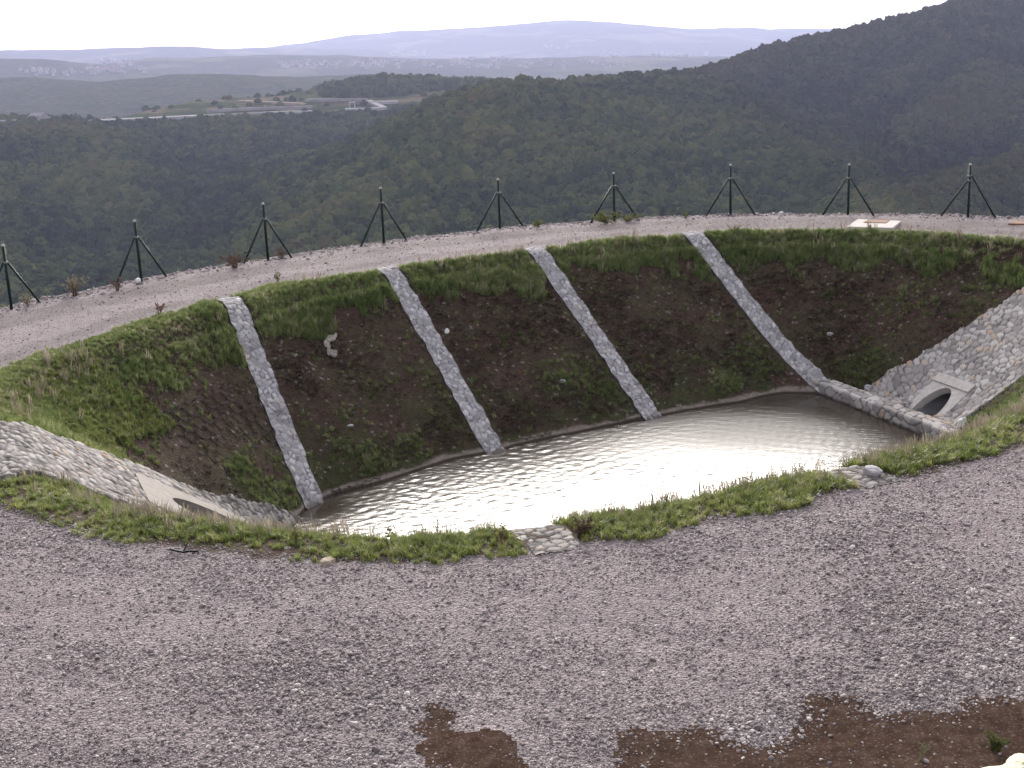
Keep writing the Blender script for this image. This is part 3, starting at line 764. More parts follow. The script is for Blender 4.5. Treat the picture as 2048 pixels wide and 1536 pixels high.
# ------------------------------------------------------------------ fence posts
POST_H = [1.74, 1.79, 1.80, 1.85, 1.75, 1.73, 1.80, 1.77, 1.79]
POST_LABELS = ['green fence post cut by the left edge of the photo', 'green braced fence post with a white stone at its foot', 'green braced fence post standing left of the reddish twigs',
    'green braced fence post nearest above the top of the second stone rib', 'green braced fence post just left of the small low green weed on the edge',
    'green braced fence post standing in the leafy green shrub', 'green braced fence post just right of the lone sprout on the track edge',
    'green braced fence post just left above the concrete slab with rusty lid', 'green braced fence post with two separate collars, farthest right']
def braces_at(i):
    a = POSTS[max(i - 1, 0)]; b = POSTS[min(i + 1, len(POSTS) - 1)]
    t = (b - a)[:2]; return t / np.linalg.norm(t)
for i, p in enumerate(POSTS):
    h = POST_H[i]; t = braces_at(i); gz = float(ground_z(np.array([p[0]]), np.array([p[1]]))[0])
    root = empty('fence_post', (p[0], p[1], gz)); tag(root, POST_LABELS[i], 'fence post', 'green fence posts along the outer edge of the track')
    bm = bmesh.new(); tube(bm, (0, 0, -0.3), (0, 0, h - 0.03), 0.042, n=12); bm_obj('pole', bm, M_GREEN, root, True)
    bm = bmesh.new(); tube(bm, (0, 0, h - 0.05), (0, 0, h - 0.008), 0.047, 0.047, 12); tube(bm, (0, 0, h - 0.008), (0, 0, h + 0.012), 0.045, 0.018, 12); bm_obj('cap', bm, M_CAP, root, True)
    hs = (0.725, 0.725) if i < 8 else (0.69, 0.775)
    for k, sg in enumerate((-1, 1)):
        hc = h * hs[k]
        if k == 0 or i == 8:
            bm = bmesh.new(); tube(bm, (0, 0, hc - 0.03), (0, 0, hc + 0.03), 0.054, n=12)
            for s2 in (-1, 1): tube(bm, (t[0] * 0.02 * s2, t[1] * 0.02 * s2, hc), (t[0] * 0.085 * s2, t[1] * 0.085 * s2, hc - 0.01), 0.018, n=8)
            bm_obj('collar', bm, M_GALV, root, True)
        ft = np.array([t[0], t[1]]) * sg * 0.88; gg = float(ground_z(np.array([p[0] + ft[0]]), np.array([p[1] + ft[1]]))[0]) - gz
        bm = bmesh.new(); tube(bm, (t[0] * 0.06 * sg, t[1] * 0.06 * sg, hc), (ft[0] * 1.02, ft[1] * 1.02, gg - 0.05), 0.031, n=10); bm_obj('brace', bm, M_GREEN, root, True)

# ------------------------------------------------------------------ concrete slab with lid, second lid
def box(bm, pts_low, h):
    lo = [bm.verts.new(p) for p in pts_low]; hi = [bm.verts.new((p[0], p[1], p[2] + h)) for p in pts_low]
    n = len(lo); bm.faces.new(hi)
    for i in range(n): bm.faces.new((lo[i], lo[(i + 1) % n], hi[(i + 1) % n], hi[i]))
    bmesh.ops.recalc_face_normals(bm, faces=bm.faces)
def slab():
    q = [at(*p) for p in ((1692, 459), (1786, 461), (1803, 447), (1715, 443))]
    c = sum(q) / 4
    root = empty('manhole_slab', (c[0], c[1], 0.0)); tag(root, 'pale concrete slab with a rusty rectangular lid, set in the far track', 'manhole')
    bm = bmesh.new(); box(bm, [tuple(p - c + np.array([0, 0, -0.1])) for p in q], 0.19)
    bmesh.ops.bevel(bm, geom=[e for e in bm.edges], offset=0.02, segments=1, affect='EDGES')
    bm_obj('slab', bm, M_CONC2, root)
    r = [at(*p) for p in ((1727, 451), (1771, 452), (1779, 446.5), (1736, 445.5))]
    bm = bmesh.new(); box(bm, [tuple(p - c + np.array([0, 0, 0.06])) for p in r], 0.05); bm_obj('lid', bm, M_RUST, root)
    r = [at(*p) for p in ((2016, 451), (2058, 452), (2060, 446), (2030, 445))]
    c2 = sum(r) / 4
    bm = bmesh.new(); box(bm, [tuple(p - c2 + np.array([0, 0, -0.05])) for p in r], 0.12)
    bmesh.ops.bevel(bm, geom=[e for e in bm.edges], offset=0.015, segments=1, affect='EDGES')
    o = bm_obj('rusty_lid', bm, M_RUST, None); o.location = (c2[0], c2[1], 0); tag(o, 'rusty iron lid lying bare in the gravel, cut by the right edge', 'lid')
slab()

# ------------------------------------------------------------------ rocks and litter
def rock(name, loc, size, mat, label, cat, seed, squash=0.6, sub=3, group=None):
    bm = bmesh.new(); bmesh.ops.create_icosphere(bm, subdivisions=sub, radius=1)
    for v in bm.verts:
        q = Vector(v.co) * 1.3 + Vector((seed * 3.1, seed, 0))
        k = 1 + 0.35 * (mn.noise(q)) + 0.16 * mn.noise(q * 2.7) + 0.05 * mn.noise(q * 8)
        v.co = v.co * k
        for ax, lim in ((0, .82), (1, .85), (2, .75)):
            if abs(v.co[ax]) > lim: v.co[ax] = math.copysign(lim + (abs(v.co[ax]) - lim) * 0.3, v.co[ax])
        v.co.x *= size[0]; v.co.y *= size[1]; v.co.z *= size[2]
    o = bm_obj(name, bm, mat, None, smooth=sub > 3)
    o.location = loc; o.rotation_euler = (0, 0, seed); tag(o, label, cat, group); return o
bp = at(2095, 1665, 0.0)
rock('boulder', (bp[0], bp[1], 0.02), (0.80, 0.70, 0.50), M_BOULDER, 'big cream boulder with dark lichen in the bottom right corner', 'boulder', 4.2, sub=5)
def rock_px(px, py, z, size, mat, label, seed, name='rock', cat='rock', dz=0.0):
    p = hit_ground(px, py)
    return rock(name, (p[0], p[1], p[2] + dz), size, mat, label, cat, seed)
def hit_ground(px, py):
    d = ray(px, py); ts = np.arange(8, 70, 0.05); P = CAMP[None] + d[None] * ts[:, None]
    g = ground_z(P[:, 0], P[:, 1]); k = np.argmax(P[:, 2] < g); return P[k]
rock_px(655, 1127, 0, (0.14, 0.10, 0.08), M_ROCK, 'small tan rock at the foot of the near grass verge', 1.3)
rock_px(277, 565, 0, (0.09, 0.08, 0.10), M_WHITE, 'small white stone beside a green fence post foot', 2.1, dz=0.05)
rock_px(1738, 780, 0, (0.13, 0.11, 0.12), M_ROCKG, 'grey rock lying on the earth behind the weir', 3.3, dz=0.05)
rock_px(1745, 952, 0, (0.17, 0.12, 0.08), M_ROCKG, 'pale flat rock on the near verge stone rib', 5.1, dz=0.08)
rock_px(1125, 763, 0, (0.10, 0.08, 0.07), M_ROCKG, 'small pale rock on the dark bank between the middle ribs', 6.4)
rock_px(589, 711, 0, (0.11, 0.08, 0.06), M_ROCKG, 'small grey rock on the dark bank left of the crumpled foam', 7.4)
rock_px(1660, 668, 0, (0.14, 0.1, 0.06), M_ROCKG, 'flat grey rock on the dark bank above the weir', 8.2)
rock_px(700, 852, 0, (0.10, 0.06, 0.05), M_ROCKG, 'small pale rock on the low bank below the crumpled foam', 12.9)

def litter():
    # crumpled foam, a C shaped ragged strip
    p = hit_ground(661, 712); path = [(672, 676), (668, 684), (656, 686), (653, 694), (660, 700), (657, 706), (660, 712), (672, 713)]
    bm = bmesh.new(); prev = None; rr = random.Random(3)
    for i, q in enumerate(path):
        c = hit_ground(*q) - p; c = Vector(c) + Vector((0, 0, 0.09)); ring = []
        w = [.08, .10, .11, .10, .05, .06, .10, .09][i] * 0.72
        for k in range(9):
            t = 2 * math.pi * k / 9; r = w * (0.7 + 0.7 * rr.random())
            ring.append(bm.verts.new(c + Vector((math.cos(t) * r * 0.8, math.sin(t) * r * 0.8, math.sin(t) * r + rr.uniform(-.02, .03)))))
        if prev:
            for k in range(9): bm.faces.new((prev[k], prev[(k + 1) % 9], ring[(k + 1) % 9], ring[k]))
        else: bm.faces.new(ring)
        prev = ring
    bm.faces.new(prev); bmesh.ops.recalc_face_normals(bm, faces=bm.faces)
    o = bm_obj('foam_scrap', bm, M_CLOTH, None); o.location = p; tag(o, 'crumpled dirty white foam scrap lying on the dark bank between two ribs', 'litter')
    # small white cups/bags
    for px, py, s, lab in ((894, 666, 0.07, 'small white plastic scrap on the dark bank right of the second rib'), (1925, 853, 0.12, 'crumpled white plastic bag behind the end of the weir')):
        p = hit_ground(px, py); bm = bmesh.new(); bmesh.ops.create_icosphere(bm, subdivisions=3, radius=s)
        for v in bm.verts: v.co *= 1 + 0.55 * mn.noise(Vector(v.co) * (1.1 / s * 2) + Vector((px, 0, 0))); v.co.z *= 1.3
        o = bm_obj('plastic_scrap', bm, M_WHITE, None); o.location = (p[0], p[1], p[2] + s * 0.6); tag(o, lab, 'litter')
    # black cable on the gravel
    pts = [(341, 1103), (355, 1107), (367, 1109), (380, 1107), (397, 1107)]; q = [at(*a) for a in pts]; p = q[0]
    bm = bmesh.new()
    for a, b in zip(q, q[1:]): tube(bm, Vector(a - p) + Vector((0, 0, .035)), Vector(b - p) + Vector((0, 0, .035)), 0.016, n=6)
    e = at(375, 1101); tube(bm, Vector(q[2] - p) + Vector((0, 0, .03)), Vector(e - p) + Vector((0, 0, .09)), 0.013, n=6)
    o = bm_obj('black_cable', bm, M_BLACK, None); o.location = p; tag(o, 'short black cable end lying on the gravel below the grass verge', 'cable')
litter()

# ------------------------------------------------------------------ geocell edges showing on the bank
def geocells(px0, px1, rows, cols, label, seed):
    a = hit_ground(*px0); b = hit_ground(*px1)
    d = (b - a)[:2]; L = np.linalg.norm(d); d /= L
    up = np.array([-d[1], d[0]]); s0 = sd_rim(np.array([a[0]]), np.array([a[1]]))[0]
    if sd_rim(np.array([a[0] + up[0]]), np.array([a[1] + up[1]]))[0] > s0: up = -up
    cell = L / cols; jit = {}; bm = bmesh.new(); rr = random.Random(seed)
    for r in range(rows):
        for c in range(cols):
            def pt(fx, fy):
                x = (c + fx + 0.5 * (r % 2)) * cell; y = (r + fy) * cell * 0.62; key = (round(x, 3), round(y, 3))
                if key not in jit: jit[key] = (rr.uniform(-.012, .012), rr.uniform(-.012, .012), rr.uniform(0.02, 0.05))
                P = a[:2] + d * (x + jit[key][0]) + up * (y + jit[key][1]); return Vector((P[0], P[1], gz1(P[0], P[1]))), jit[key][2]
            loc = [pt(*f) for f in ((0, 0.35), (0.18, 0.08), (0.5, 0.0), (0.82, 0.08), (1, 0.35))]
            walls = list(zip(loc, loc[1:]))
            if r < rows - 1: walls.append((loc[-1], pt(1, 1.0)))
            for (q1, h1), (q2, h2) in walls:
                v = [bm.verts.new(x) for x in (q1 - Vector((0, 0, .03)), q2 - Vector((0, 0, .03)), q2 + Vector((0, 0, h2)), q1 + Vector((0, 0, h1)))]
                bm.faces.new(v)
    bmesh.ops.remove_doubles(bm, verts=bm.verts, dist=0.004)
    o = bm_obj('geocell_mat', bm, M_CELL, None)
    tag(o, label, 'geocell mat', 'erosion mats showing on the basin bank')
geocells((415, 940), (560, 880), 6, 8, 'worn honeycomb mat on the bank between left apron and first rib', 5)
geocells((662, 1000), (765, 972), 2, 6, 'honeycomb mat edge at the waterline right of the first rib', 6)
geocells((1045, 895), (1105, 880), 2, 4, 'honeycomb mat edge at the waterline just right of the second rib', 7)
geocells((1235, 858), (1285, 846), 2, 4, 'honeycomb mat edge at the waterline just left of the third rib', 8)

# ------------------------------------------------------------------ brown dirt patches in the foreground
def poly_px(pts): return np.array([at(*p)[:2] for p in pts])
DIRT = [poly_px([(848, 1400), (880, 1412), (895, 1440), (885, 1462), (930, 1478), (1010, 1470), (1060, 1500), (1062, 1540), (1060, 1600), (930, 1600), (905, 1536), (860, 1508), (845, 1490), (838, 1440)]),
        poly_px([(1222, 1500), (1225, 1475), (1300, 1458), (1370, 1452), (1420, 1474), (1450, 1492), (1530, 1500), (1570, 1478), (1592, 1452), (1585, 1412), (1650, 1402), (1690, 1412), (1740, 1410), (1775, 1428), (1800, 1440), (1850, 1415), (1930, 1408), (2060, 1402), (2300, 1395), (2300, 1750), (1230, 1750), (1228, 1536)])]
for i, pl in enumerate(DIRT):
    lo = pl.min(0) - 0.3; hi = pl.max(0) + 0.3; st = 0.05
    hi[1] = max(hi[1], lo[1] + 0.5)
    xs = np.arange(lo[0], hi[0], st); ys = np.arange(lo[1], hi[1], st)
    X, Y = np.meshgrid(xs, ys, indexing='ij'); sh = X.shape; X = X.ravel(); Y = Y.ravel()
    wx = X + 0.5 * (fbm(X * 2.2, Y * 2.2, 5, 51) - 0.5); wy = Y + 0.5 * (fbm(X * 2.2, Y * 2.2, 5, 57) - 0.5)
    ins = inside(pl, wx, wy)
    Z = ground_z(X, Y) + 0.012
    F = grid_faces(*sh); f = F[ins[F].any(1)]; used = np.unique(f); mp = np.full(len(X), -1); mp[used] = np.arange(len(used))
    o = new_mesh('dirt', np.stack([X, Y, Z], 1)[used], mp[f], M_DIRT, smooth=True); tag(o, kind='structure')
def in_dirt(x, y):
    wx = x + 0.5 * (fbm(x * 2.2, y * 2.2, 5, 51) - 0.5); wy = y + 0.5 * (fbm(x * 2.2, y * 2.2, 5, 57) - 0.5)
    return inside(DIRT[0], wx, wy) | inside(DIRT[1], wx, wy)

# ------------------------------------------------------------------ gravel stones
def stone_protos(n, mat):
    out = []
    for k in range(n):
        bm = bmesh.new(); bmesh.ops.create_icosphere(bm, subdivisions=2, radius=1)
        rr = random.Random(100 + k); pl = [(Vector((rr.gauss(0, 1), rr.gauss(0, 1), rr.gauss(0, 1))).normalized(), rr.uniform(0.55, 0.85)) for _ in range(9)]
        for v in bm.verts:
            for nrm, dd in pl:
                e = v.co.dot(nrm)
                if e > dd: v.co -= nrm * (e - dd)
            v.co.x *= rr.uniform(1.0, 1.02) * 1.15; v.co.y *= 0.85; v.co.z *= 0.6
        vs = [tuple(v.co) for v in bm.verts]; fs = [[v.index for v in f.verts] for f in bm.faces]; bm.free()
        out.append(proto('stone_shape', vs, fs, mat))
    return out
STONES = stone_protos(8, M_STONE)
def gravel():
    # near gravel seen from the camera
    N = 520000
    y = 9.6 + (21.5 - 9.6) * rng.random(N); x = (rng.random(N) * 2 - 1) * (0.42 * y + 0.6)
    keep = rng.random(N) < (0.42 * y + 0.6) / (0.42 * 21.5 + 0.6)
    x, y = x[keep], y[keep]
    s = sd_rim(x, y); patch = fbm(x * 0.45, y * 0.45, 4, 77); dens = np.clip(0.5 + 2.2 * (patch - 0.45) + 0.5 * (13 - y) / 3, 0.28, 1)
    dens = dens * (1 - 0.65 * np.exp(-((s + 3.0) / 0.9) ** 2)) * (1 - 0.5 * np.exp(-((s + 5.2) / 0.6) ** 2))
    dirt = in_dirt(x + rng.normal(0, 0.10, len(x)) * rng.random(len(x)) * 2, y + rng.normal(0, 0.10, len(x)) * rng.random(len(x)) * 2)
    k = (s < -0.75) & (rng.random(len(x)) < dens) & (~dirt | (rng.random(len(x)) < 0.012)) 
    x, y, patch = x[k], y[k], patch[k]
    size = np.exp(rng.normal(math.log(0.0118), 0.40, len(x))) * (0.8 + 0.9 * np.clip(patch - 0.35, 0, 0.5))
    size = np.clip(size, 0.006, 0.05)
    # crowd of stones along the outer edge of the track
    seg = OUTD[(OUTD[:, 1] > 30)]
    n2 = 4500; t = rng.random(n2) * (len(seg) - 1.001); i = t.astype(int); f = t - i
    ex = seg[i, 0] * (1 - f) + seg[i + 1, 0] * f; ey = seg[i, 1] * (1 - f) + seg[i + 1, 1] * f
    cdir = np.stack([2.0 - ex, 28 - ey], 1); cdir /= np.linalg.norm(cdir, axis=1)[:, None]
    o = rng.gamma(1.6, 0.22, n2); ex = ex + cdir[:, 0] * o; ey = ey + cdir[:, 1] * o
    sz2 = np.clip(np.exp(rng.normal(math.log(0.026), 0.45, n2)), 0.012, 0.1)
    # sprinkled over the far track
    n3 = 45000; fx = rng.uniform(-17, 24, n3); fy = rng.uniform(20, 50, n3); s3 = sd_rim(fx, fy)
    k3 = (s3 < -0.3) & inside(OUTP, fx, fy); fx, fy = fx[k3], fy[k3]; sz3 = np.clip(np.exp(rng.normal(math.log(0.013), 0.4, len(fx))), 0.006, 0.05)
    x = np.concatenate([x, ex, fx]); y = np.concatenate([y, ey, fy]); size = np.concatenate([size, sz2, sz3])
    z = ground_z(x, y) + size * 0.22
    z = z + np.where((y < 21.5) & in_dirt(x, y), 0.008, 0)
    rot = np.stack([rng.normal(0, 0.35, len(x)), rng.normal(0, 0.35, len(x)), rng.uniform(0, 6.28, len(x))], 1)
    o = scatter('gravel', np.stack([x, y, z], 1), rot, size, STONES); tag(o, kind='stuff')
gravel()

# ------------------------------------------------------------------ grass
def tuft(name, n, h, spread, mat, seed, lean=0.5, wid=0.006, seg=3, heads=0.0):
    rr = random.Random(seed); V = []; F = []
    for b in range(n):
        a = rr.uniform(0, 6.283); r = spread * math.sqrt(rr.random()); bx, by = r * math.cos(a), r * math.sin(a)
        hh = h * rr.uniform(0.55, 1.1); da = rr.uniform(0, 6.283); ln = lean * rr.uniform(0.2, 1.1) * hh; w = wid * rr.uniform(0.7, 1.3)
        sx, sy = -math.sin(da) * w, math.cos(da) * w; base = len(V)
        for k in range(seg + 1):
            t = k / seg; px = bx + math.cos(da) * ln * t * t; py = by + math.sin(da) * ln * t * t; pz = hh * (t - 0.25 * t * t * lean) - 0.01
            ww = (1 - t) ** 0.7
            if heads and k >= seg - 1 and b < n * heads: ww = 1.6 if k == seg - 1 else 0.3
            if k < seg or (heads and b < n * heads): V += [(px - sx * ww, py - sy * ww, pz), (px + sx * ww, py + sy * ww, pz)]
            else: V.append((px, py, pz))
        for k in range(seg):
            i = base + 2 * k
            if k < seg - 1 or (heads and b < n * heads): F.append((i, i + 1, i + 3, i + 2))
            else: F.append((i, i + 1, i + 2))
    return proto(name, V, F, mat)
G_NEAR = [tuft('verge_tuft', 26, 0.17, 0.055, M_GRASS, 1 + k, 0.75, 0.006) for k in range(4)]
G_STRAW = [tuft('straw_tuft', 9, 0.30, 0.06, M_STRAW, 21 + k, 0.35, 0.0035, heads=0.7) for k in range(3)]
G_FAR = [tuft('bank_tuft', 24, 0.27, 0.11, M_GRASSF, 31 + k, 0.6, 0.010) for k in range(4)]
G_FSTR = [tuft('bank_straw_tuft', 9, 0.36, 0.09, M_STRAW, 51 + k, 0.3, 0.006, heads=0.6) for k in range(3)]
G_DEAD = [tuft('dead_tuft', 16, 0.10, 0.10, M_DEAD, 41 + k, 1.5, 0.010) for k in range(4)]

STRIPS = []
for (t, b, _) in RIBS: STRIPS.append((at(*t)[:2], np.array(b)))
NEARCAPS = [(at(1112, 1094)[:2], (-0.27, 0.96)), (at(1757, 962)[:2], (-0.46, 0.89))]
def blocked(x, y, pad=0.05):
    r = inside(APRON_L, x, y) | inside(APRON_R, x, y)
    for A, B in STRIPS:
        d = (B - A) / np.linalg.norm(B - A); u = (x - A[0]) * d[0] + (y - A[1]) * d[1]; v = -(x - A[0]) * d[1] + (y - A[1]) * d[0]
        r |= (u > -0.4) & (u < np.linalg.norm(B - A) + 0.4) & (np.abs(v) < 0.34 + pad)
    for A, d in NEARCAPS:
        u = (x - A[0]) * d[0] + (y - A[1]) * d[1]; v = -(x - A[0]) * d[1] + (y - A[1]) * d[0]
        r |= (u > -0.3) & (u < 7.5) & (np.abs(v) < 0.36 + pad)
    side = (x - WEIR_L[0]) * WN[0] + (y - WEIR_L[1]) * WN[1]; al = (x - WEIR_L[0]) * _wd[0] + (y - WEIR_L[1]) * _wd[1]
    r |= (np.abs(side - 0.2) < 0.35) & (al > -0.4) & (al < 6.1)
    return r
def grass():
    P, ROT, SC, ID = [], [], [], []
    protos = G_NEAR + G_STRAW + G_FAR + G_FSTR
    def add(x, y, sc, base, cnt, tilt=0.15):
        z = ground_z(x, y); n = len(x)
        P.append(np.stack([x, y, z], 1)); ROT.append(np.stack([rng.normal(0, tilt, n), rng.normal(0, tilt, n), rng.uniform(0, 6.28, n)], 1))
        SC.append(sc); ID.append(base + rng.integers(0, cnt, n))
    nn = 560000
    x = rng.uniform(-18, 22, nn); y = rng.uniform(14, 46, nn); s = sd_rim(x, y)
    near_w = np.clip((30 - y - 0.35 * x) / 8, 0, 1)
    ok = ~blocked(x, y) & (s > -1.6)
    x, y, s, near_w = x[ok], y[ok], s[ok], near_w[ok]
    rag = fbm(x * 1.1, y * 1.1, 4, 15) - 0.5; rag2 = fbm(x * 0.5, y * 0.5, 4, 19)
    # near verge
    e = s + 0.97 + rag * 0.85
    isn = (near_w > 0.5)
    pr = np.where(isn & (e > 0) & (s < 2.2), 0.62 * np.clip(0.45 + e * 1.2, 0, 1) * np.clip(rag2 * 3.0 - 0.55, 0.15, 1), 0)
    k = rng.random(len(x)) < pr
    hump = np.clip(0.75 + 0.5 * (rag2[k] - 0.5) * 2, 0.5, 1.3)
    add(x[k], y[k], (0.5 + 0.9 * rng.random(k.sum()) ** 1.6) * hump, 0, 4)
    # straw along the inner crest
    pr = np.where(isn & (s > -0.55) & (s < 1.0), 0.14 * np.exp(-((s - 0.25) / 0.45) ** 2) * np.clip(rag2 * 5 - 1.8, 0.12, 1.3), 0)
    k = rng.random(len(x)) < pr; add(x[k], y[k], rng.uniform(0.6, 1.2, k.sum()), 4, 3)
    # far bank: green band along the crest, wider on the left
    left = np.clip((-5.8 - x) / 3.0, 0, 1) * np.clip((35.5 - y) / 3, 0, 1)
    bandw = 1.5 + 0.1 * left + rag * 1.6 + (rag2 - 0.5) * 1.3
    isf = (near_w <= 0.5) | (x < -7.5) & (y > 22.5)
    inb = (s > -0.25 - 0.4 * np.clip((-4.5 - x) / 2, 0, 1) + rag * 0.5) & (s < bandw)
    fade = np.clip((bandw - s) / 0.7, 0, 1)
    rightbare = np.clip((x - 12.2) / 2.0, 0, 1) * np.exp(-((s - 0.5) / 0.65) ** 2)
    crestbare = 0.3 * np.exp(-((s - 0.25) / 0.3) ** 2) * (rag2 < 0.5)
    pr = np.where(isf & inb, 0.55 * fade * (1 - 0.92 * rightbare) * (1 - crestbare), 0)
    k = rng.random(len(x)) < pr
    hh = np.where(s[k] > 0.6, 1.0, 0.62) * np.where(left[k] > 0.5, 0.62, 1.0)
    add(x[k], y[k], rng.uniform(0.6, 1.15, k.sum()) * hh, 7, 4)
    pr = np.where(isf & inb, 0.03 * np.clip(rag2 * 4 - 1.4, 0.1, 1.5) * (1 - 0.9 * (x < -6)), 0)
    k = rng.random(len(x)) < pr; add(x[k], y[k], rng.uniform(0.6, 1.15, k.sum()), 11, 3)
    # scattered green low on the bank and near the water
    z = ground_z(x, y, s, False); low = np.clip((-2.6 - z) / 0.9, 0, 1) * (z > -3.8)
    rg = fbm(x * 0.8 + 40, y * 0.8, 4, 91)
    pr = np.where((s > bandw - 0.3) & isf & (z > -3.82), 0.20 * low * np.clip(rg * 5 - 2.2, 0, 1) + 0.12 * np.clip(rg * 7 - 3.6, 0, 1) + 0.012, 0)
    pr = pr + np.where((s > 2) & (x > 10.5) & (y < 34) & (z > -3.8), 0.3 * np.clip(rg * 5 - 1.9, 0.1, 1), 0)
    pr = pr + np.where((x < -3.6) & (z < -2.6) & (z > -3.85) & isf, 0.3 * np.clip(rg * 5 - 1.8, 0, 1), 0)
    k = rng.random(len(x)) < pr; add(x[k], y[k], rng.uniform(0.3, 0.62, k.sum()), 7, 4, 0.3)
    o = scatter('grass', np.vstack(P), np.vstack(ROT), np.concatenate(SC), protos, np.concatenate(ID)); tag(o, kind='stuff')
    # withered growth
    pr = np.where((s > 0.3) & (z > -3.75) & (near_w < 0.9), 0.27 * np.clip(fbm(x * 0.7 - 9, y * 0.7, 4, 63) * 4 - 1.3, 0.12, 1) * np.where(s < bandw, 0.3, 1), 0)
    pr = pr + np.where((x > 12) & (s > 0) & (s < 1.4), 0.2, 0)
    k = rng.random(len(x)) < pr; n = k.sum(); zz = ground_z(x[k], y[k])
    o = scatter('dead_grass', np.stack([x[k], y[k], zz], 1), np.stack([rng.normal(0, .3, n), rng.normal(0, .3, n), rng.uniform(0, 6.28, n)], 1), rng.uniform(0.5, 1.2, n), G_DEAD)
    tag(o, kind='stuff')
grass()

# ------------------------------------------------------------------ weeds standing alone
def weed(px, py, h, mat, leafmat, label, seed, stems=9, leaf=0.03, spread=0.35, name='weed', ground=True):
    p = at(px, py); p[2] = gz1(p[0], p[1])
    root = empty(name, (p[0], p[1], p[2])); tag(root, label, 'weed', 'weeds on the edges of the track')
    rr = random.Random(seed); bm = bmesh.new(); bl = bmesh.new()
    for k in range(stems):
        a = rr.uniform(0, 6.283); out = spread * rr.uniform(0.1, 1); hh = h * rr.uniform(0.55, 1.05)
        pts = [Vector((0.04 * math.cos(a), 0.04 * math.sin(a), -0.03))]
        for t in (0.35, 0.7, 1.0): pts.append(Vector((math.cos(a) * out * t ** 1.3 + rr.uniform(-.02, .02), math.sin(a) * out * t ** 1.3 + rr.uniform(-.02, .02), hh * t)))
        for i, (q, w) in enumerate(zip(pts, pts[1:])): tube(bm, q, w, 0.0075 * (1 - i * 0.25), 0.0075 * (1 - (i + 1) * 0.25), 5, False)
        for j in range(11):
            t = rr.uniform(0.25, 1.05); i = min(2, int(t * 2.99)); q = pts[i].lerp(pts[i + 1], rr.random())
            d = Vector((rr.gauss(0, 1), rr.gauss(0, 1), rr.gauss(0.3, .7))).normalized(); s_ = d.orthogonal().normalized() * leaf * 0.35; L_ = leaf * rr.uniform(0.7, 1.8)
            v = [bl.verts.new(q), bl.verts.new(q + d * L_ * .5 + s_), bl.verts.new(q + d * L_), bl.verts.new(q + d * L_ * .5 - s_)]; bl.faces.new(v)
    bm_obj('stem', bm, mat, root); bm_obj('foliage', bl, leafmat, root)
weed(150, 592, 0.62, M_REDW, M_STRAW, 'dry bush with pale seed heads on the edge right of the leftmost post', 3, 16, 0.07, 0.5)
weed(55, 612, 0.3, M_LEAF, M_STRAW, 'low pale weed at the foot of the leftmost post', 4, 7, 0.06, 0.3)
weed(236, 582, 0.4, M_REDW, M_REDW, 'low reddish weed left of the post with the white stone', 8, 8, 0.06, 0.35)
weed(470, 536, 0.42, M_REDW, M_REDW, 'reddish bush at the left brace of a post above the first rib', 5, 14, 0.08, 0.7)
weed(565, 517, 0.36, M_REDW, M_REDW, 'thin reddish twigs at the right brace of a post above the first rib', 6, 9, 0.05, 0.5)
weed(1075, 455, 0.24, M_LEAF, M_LEAF, 'small low green weed on the outer track edge right of a post', 7, 7, 0.08, 0.35)
weed(1212, 446, 0.38, M_LEAF, M_LEAF, 'leafy green shrub around the foot of a fence post', 9, 16, 0.11, 0.8)
weed(1255, 443, 0.28, M_LEAF, M_LEAF, 'low yellowish green shrub right of the leafy post', 10, 10, 0.10, 0.5)
weed(1371, 437, 0.26, M_LEAF, M_LEAF, 'lone sprout on the track edge between two posts', 11, 3, 0.08, 0.08)
weed(1468, 462, 0.32, M_REDW, M_DEAD, 'dry twiggy weed at the crest above the fourth rib', 12, 6, 0.03, 0.4)
weed(555, 566, 0.42, M_LEAF, M_LEAF, 'dark green upright weed on the crest right of the first rib top', 13, 4, 0.06, 0.15)
weed(318, 628, 0.30, M_REDW, M_REDW, 'reddish weed on the crest left of the first rib top', 14, 7, 0.05, 0.25)
weed(775, 1100, 0.33, M_LEAF, M_LEAF, 'taller dark stalk rising from the verge before the bright water', 15, 2, 0.045, 0.14)
weed(595, 1085, 0.22, M_LEAF, M_LEAF, 'dark green stalk in the verge near the left end of the water', 16, 3, 0.05, 0.06)
weed(1000, 1090, 0.27, M_REDW, M_DEAD, 'dry branching weed in the verge left of the near rib top', 17, 4, 0.035, 0.15)
weed(1160, 1072, 0.26, M_REDW, M_DEAD, 'brown bushy weed in the verge just right of the near rib top', 18, 18, 0.035, 0.3)
weed(1845, 1520, 0.26, M_STRAW, M_GRASSF, 'thin green weed growing in the brown dirt left of the boulder', 19, 4, 0.02, 0.08)
weed(1990, 1500, 0.15, M_LEAF, M_LEAF, 'green grass clump behind the cream boulder', 20, 16, 0.025, 0.16)

# ------------------------------------------------------------------ the hills
def px3(l): return np.array([at_dist(*q) for q in l])
RIDGES = []
def ridge(pts, k, rnd, drop=0.0, kfar=None):
    pts = [(a, b, c if c < 2200 else c * (1.02 if c < 10000 else 0.9)) for a, b, c in pts]
    P = px3(pts); P[:, 2] -= drop; RIDGES.append((P, k, rnd))
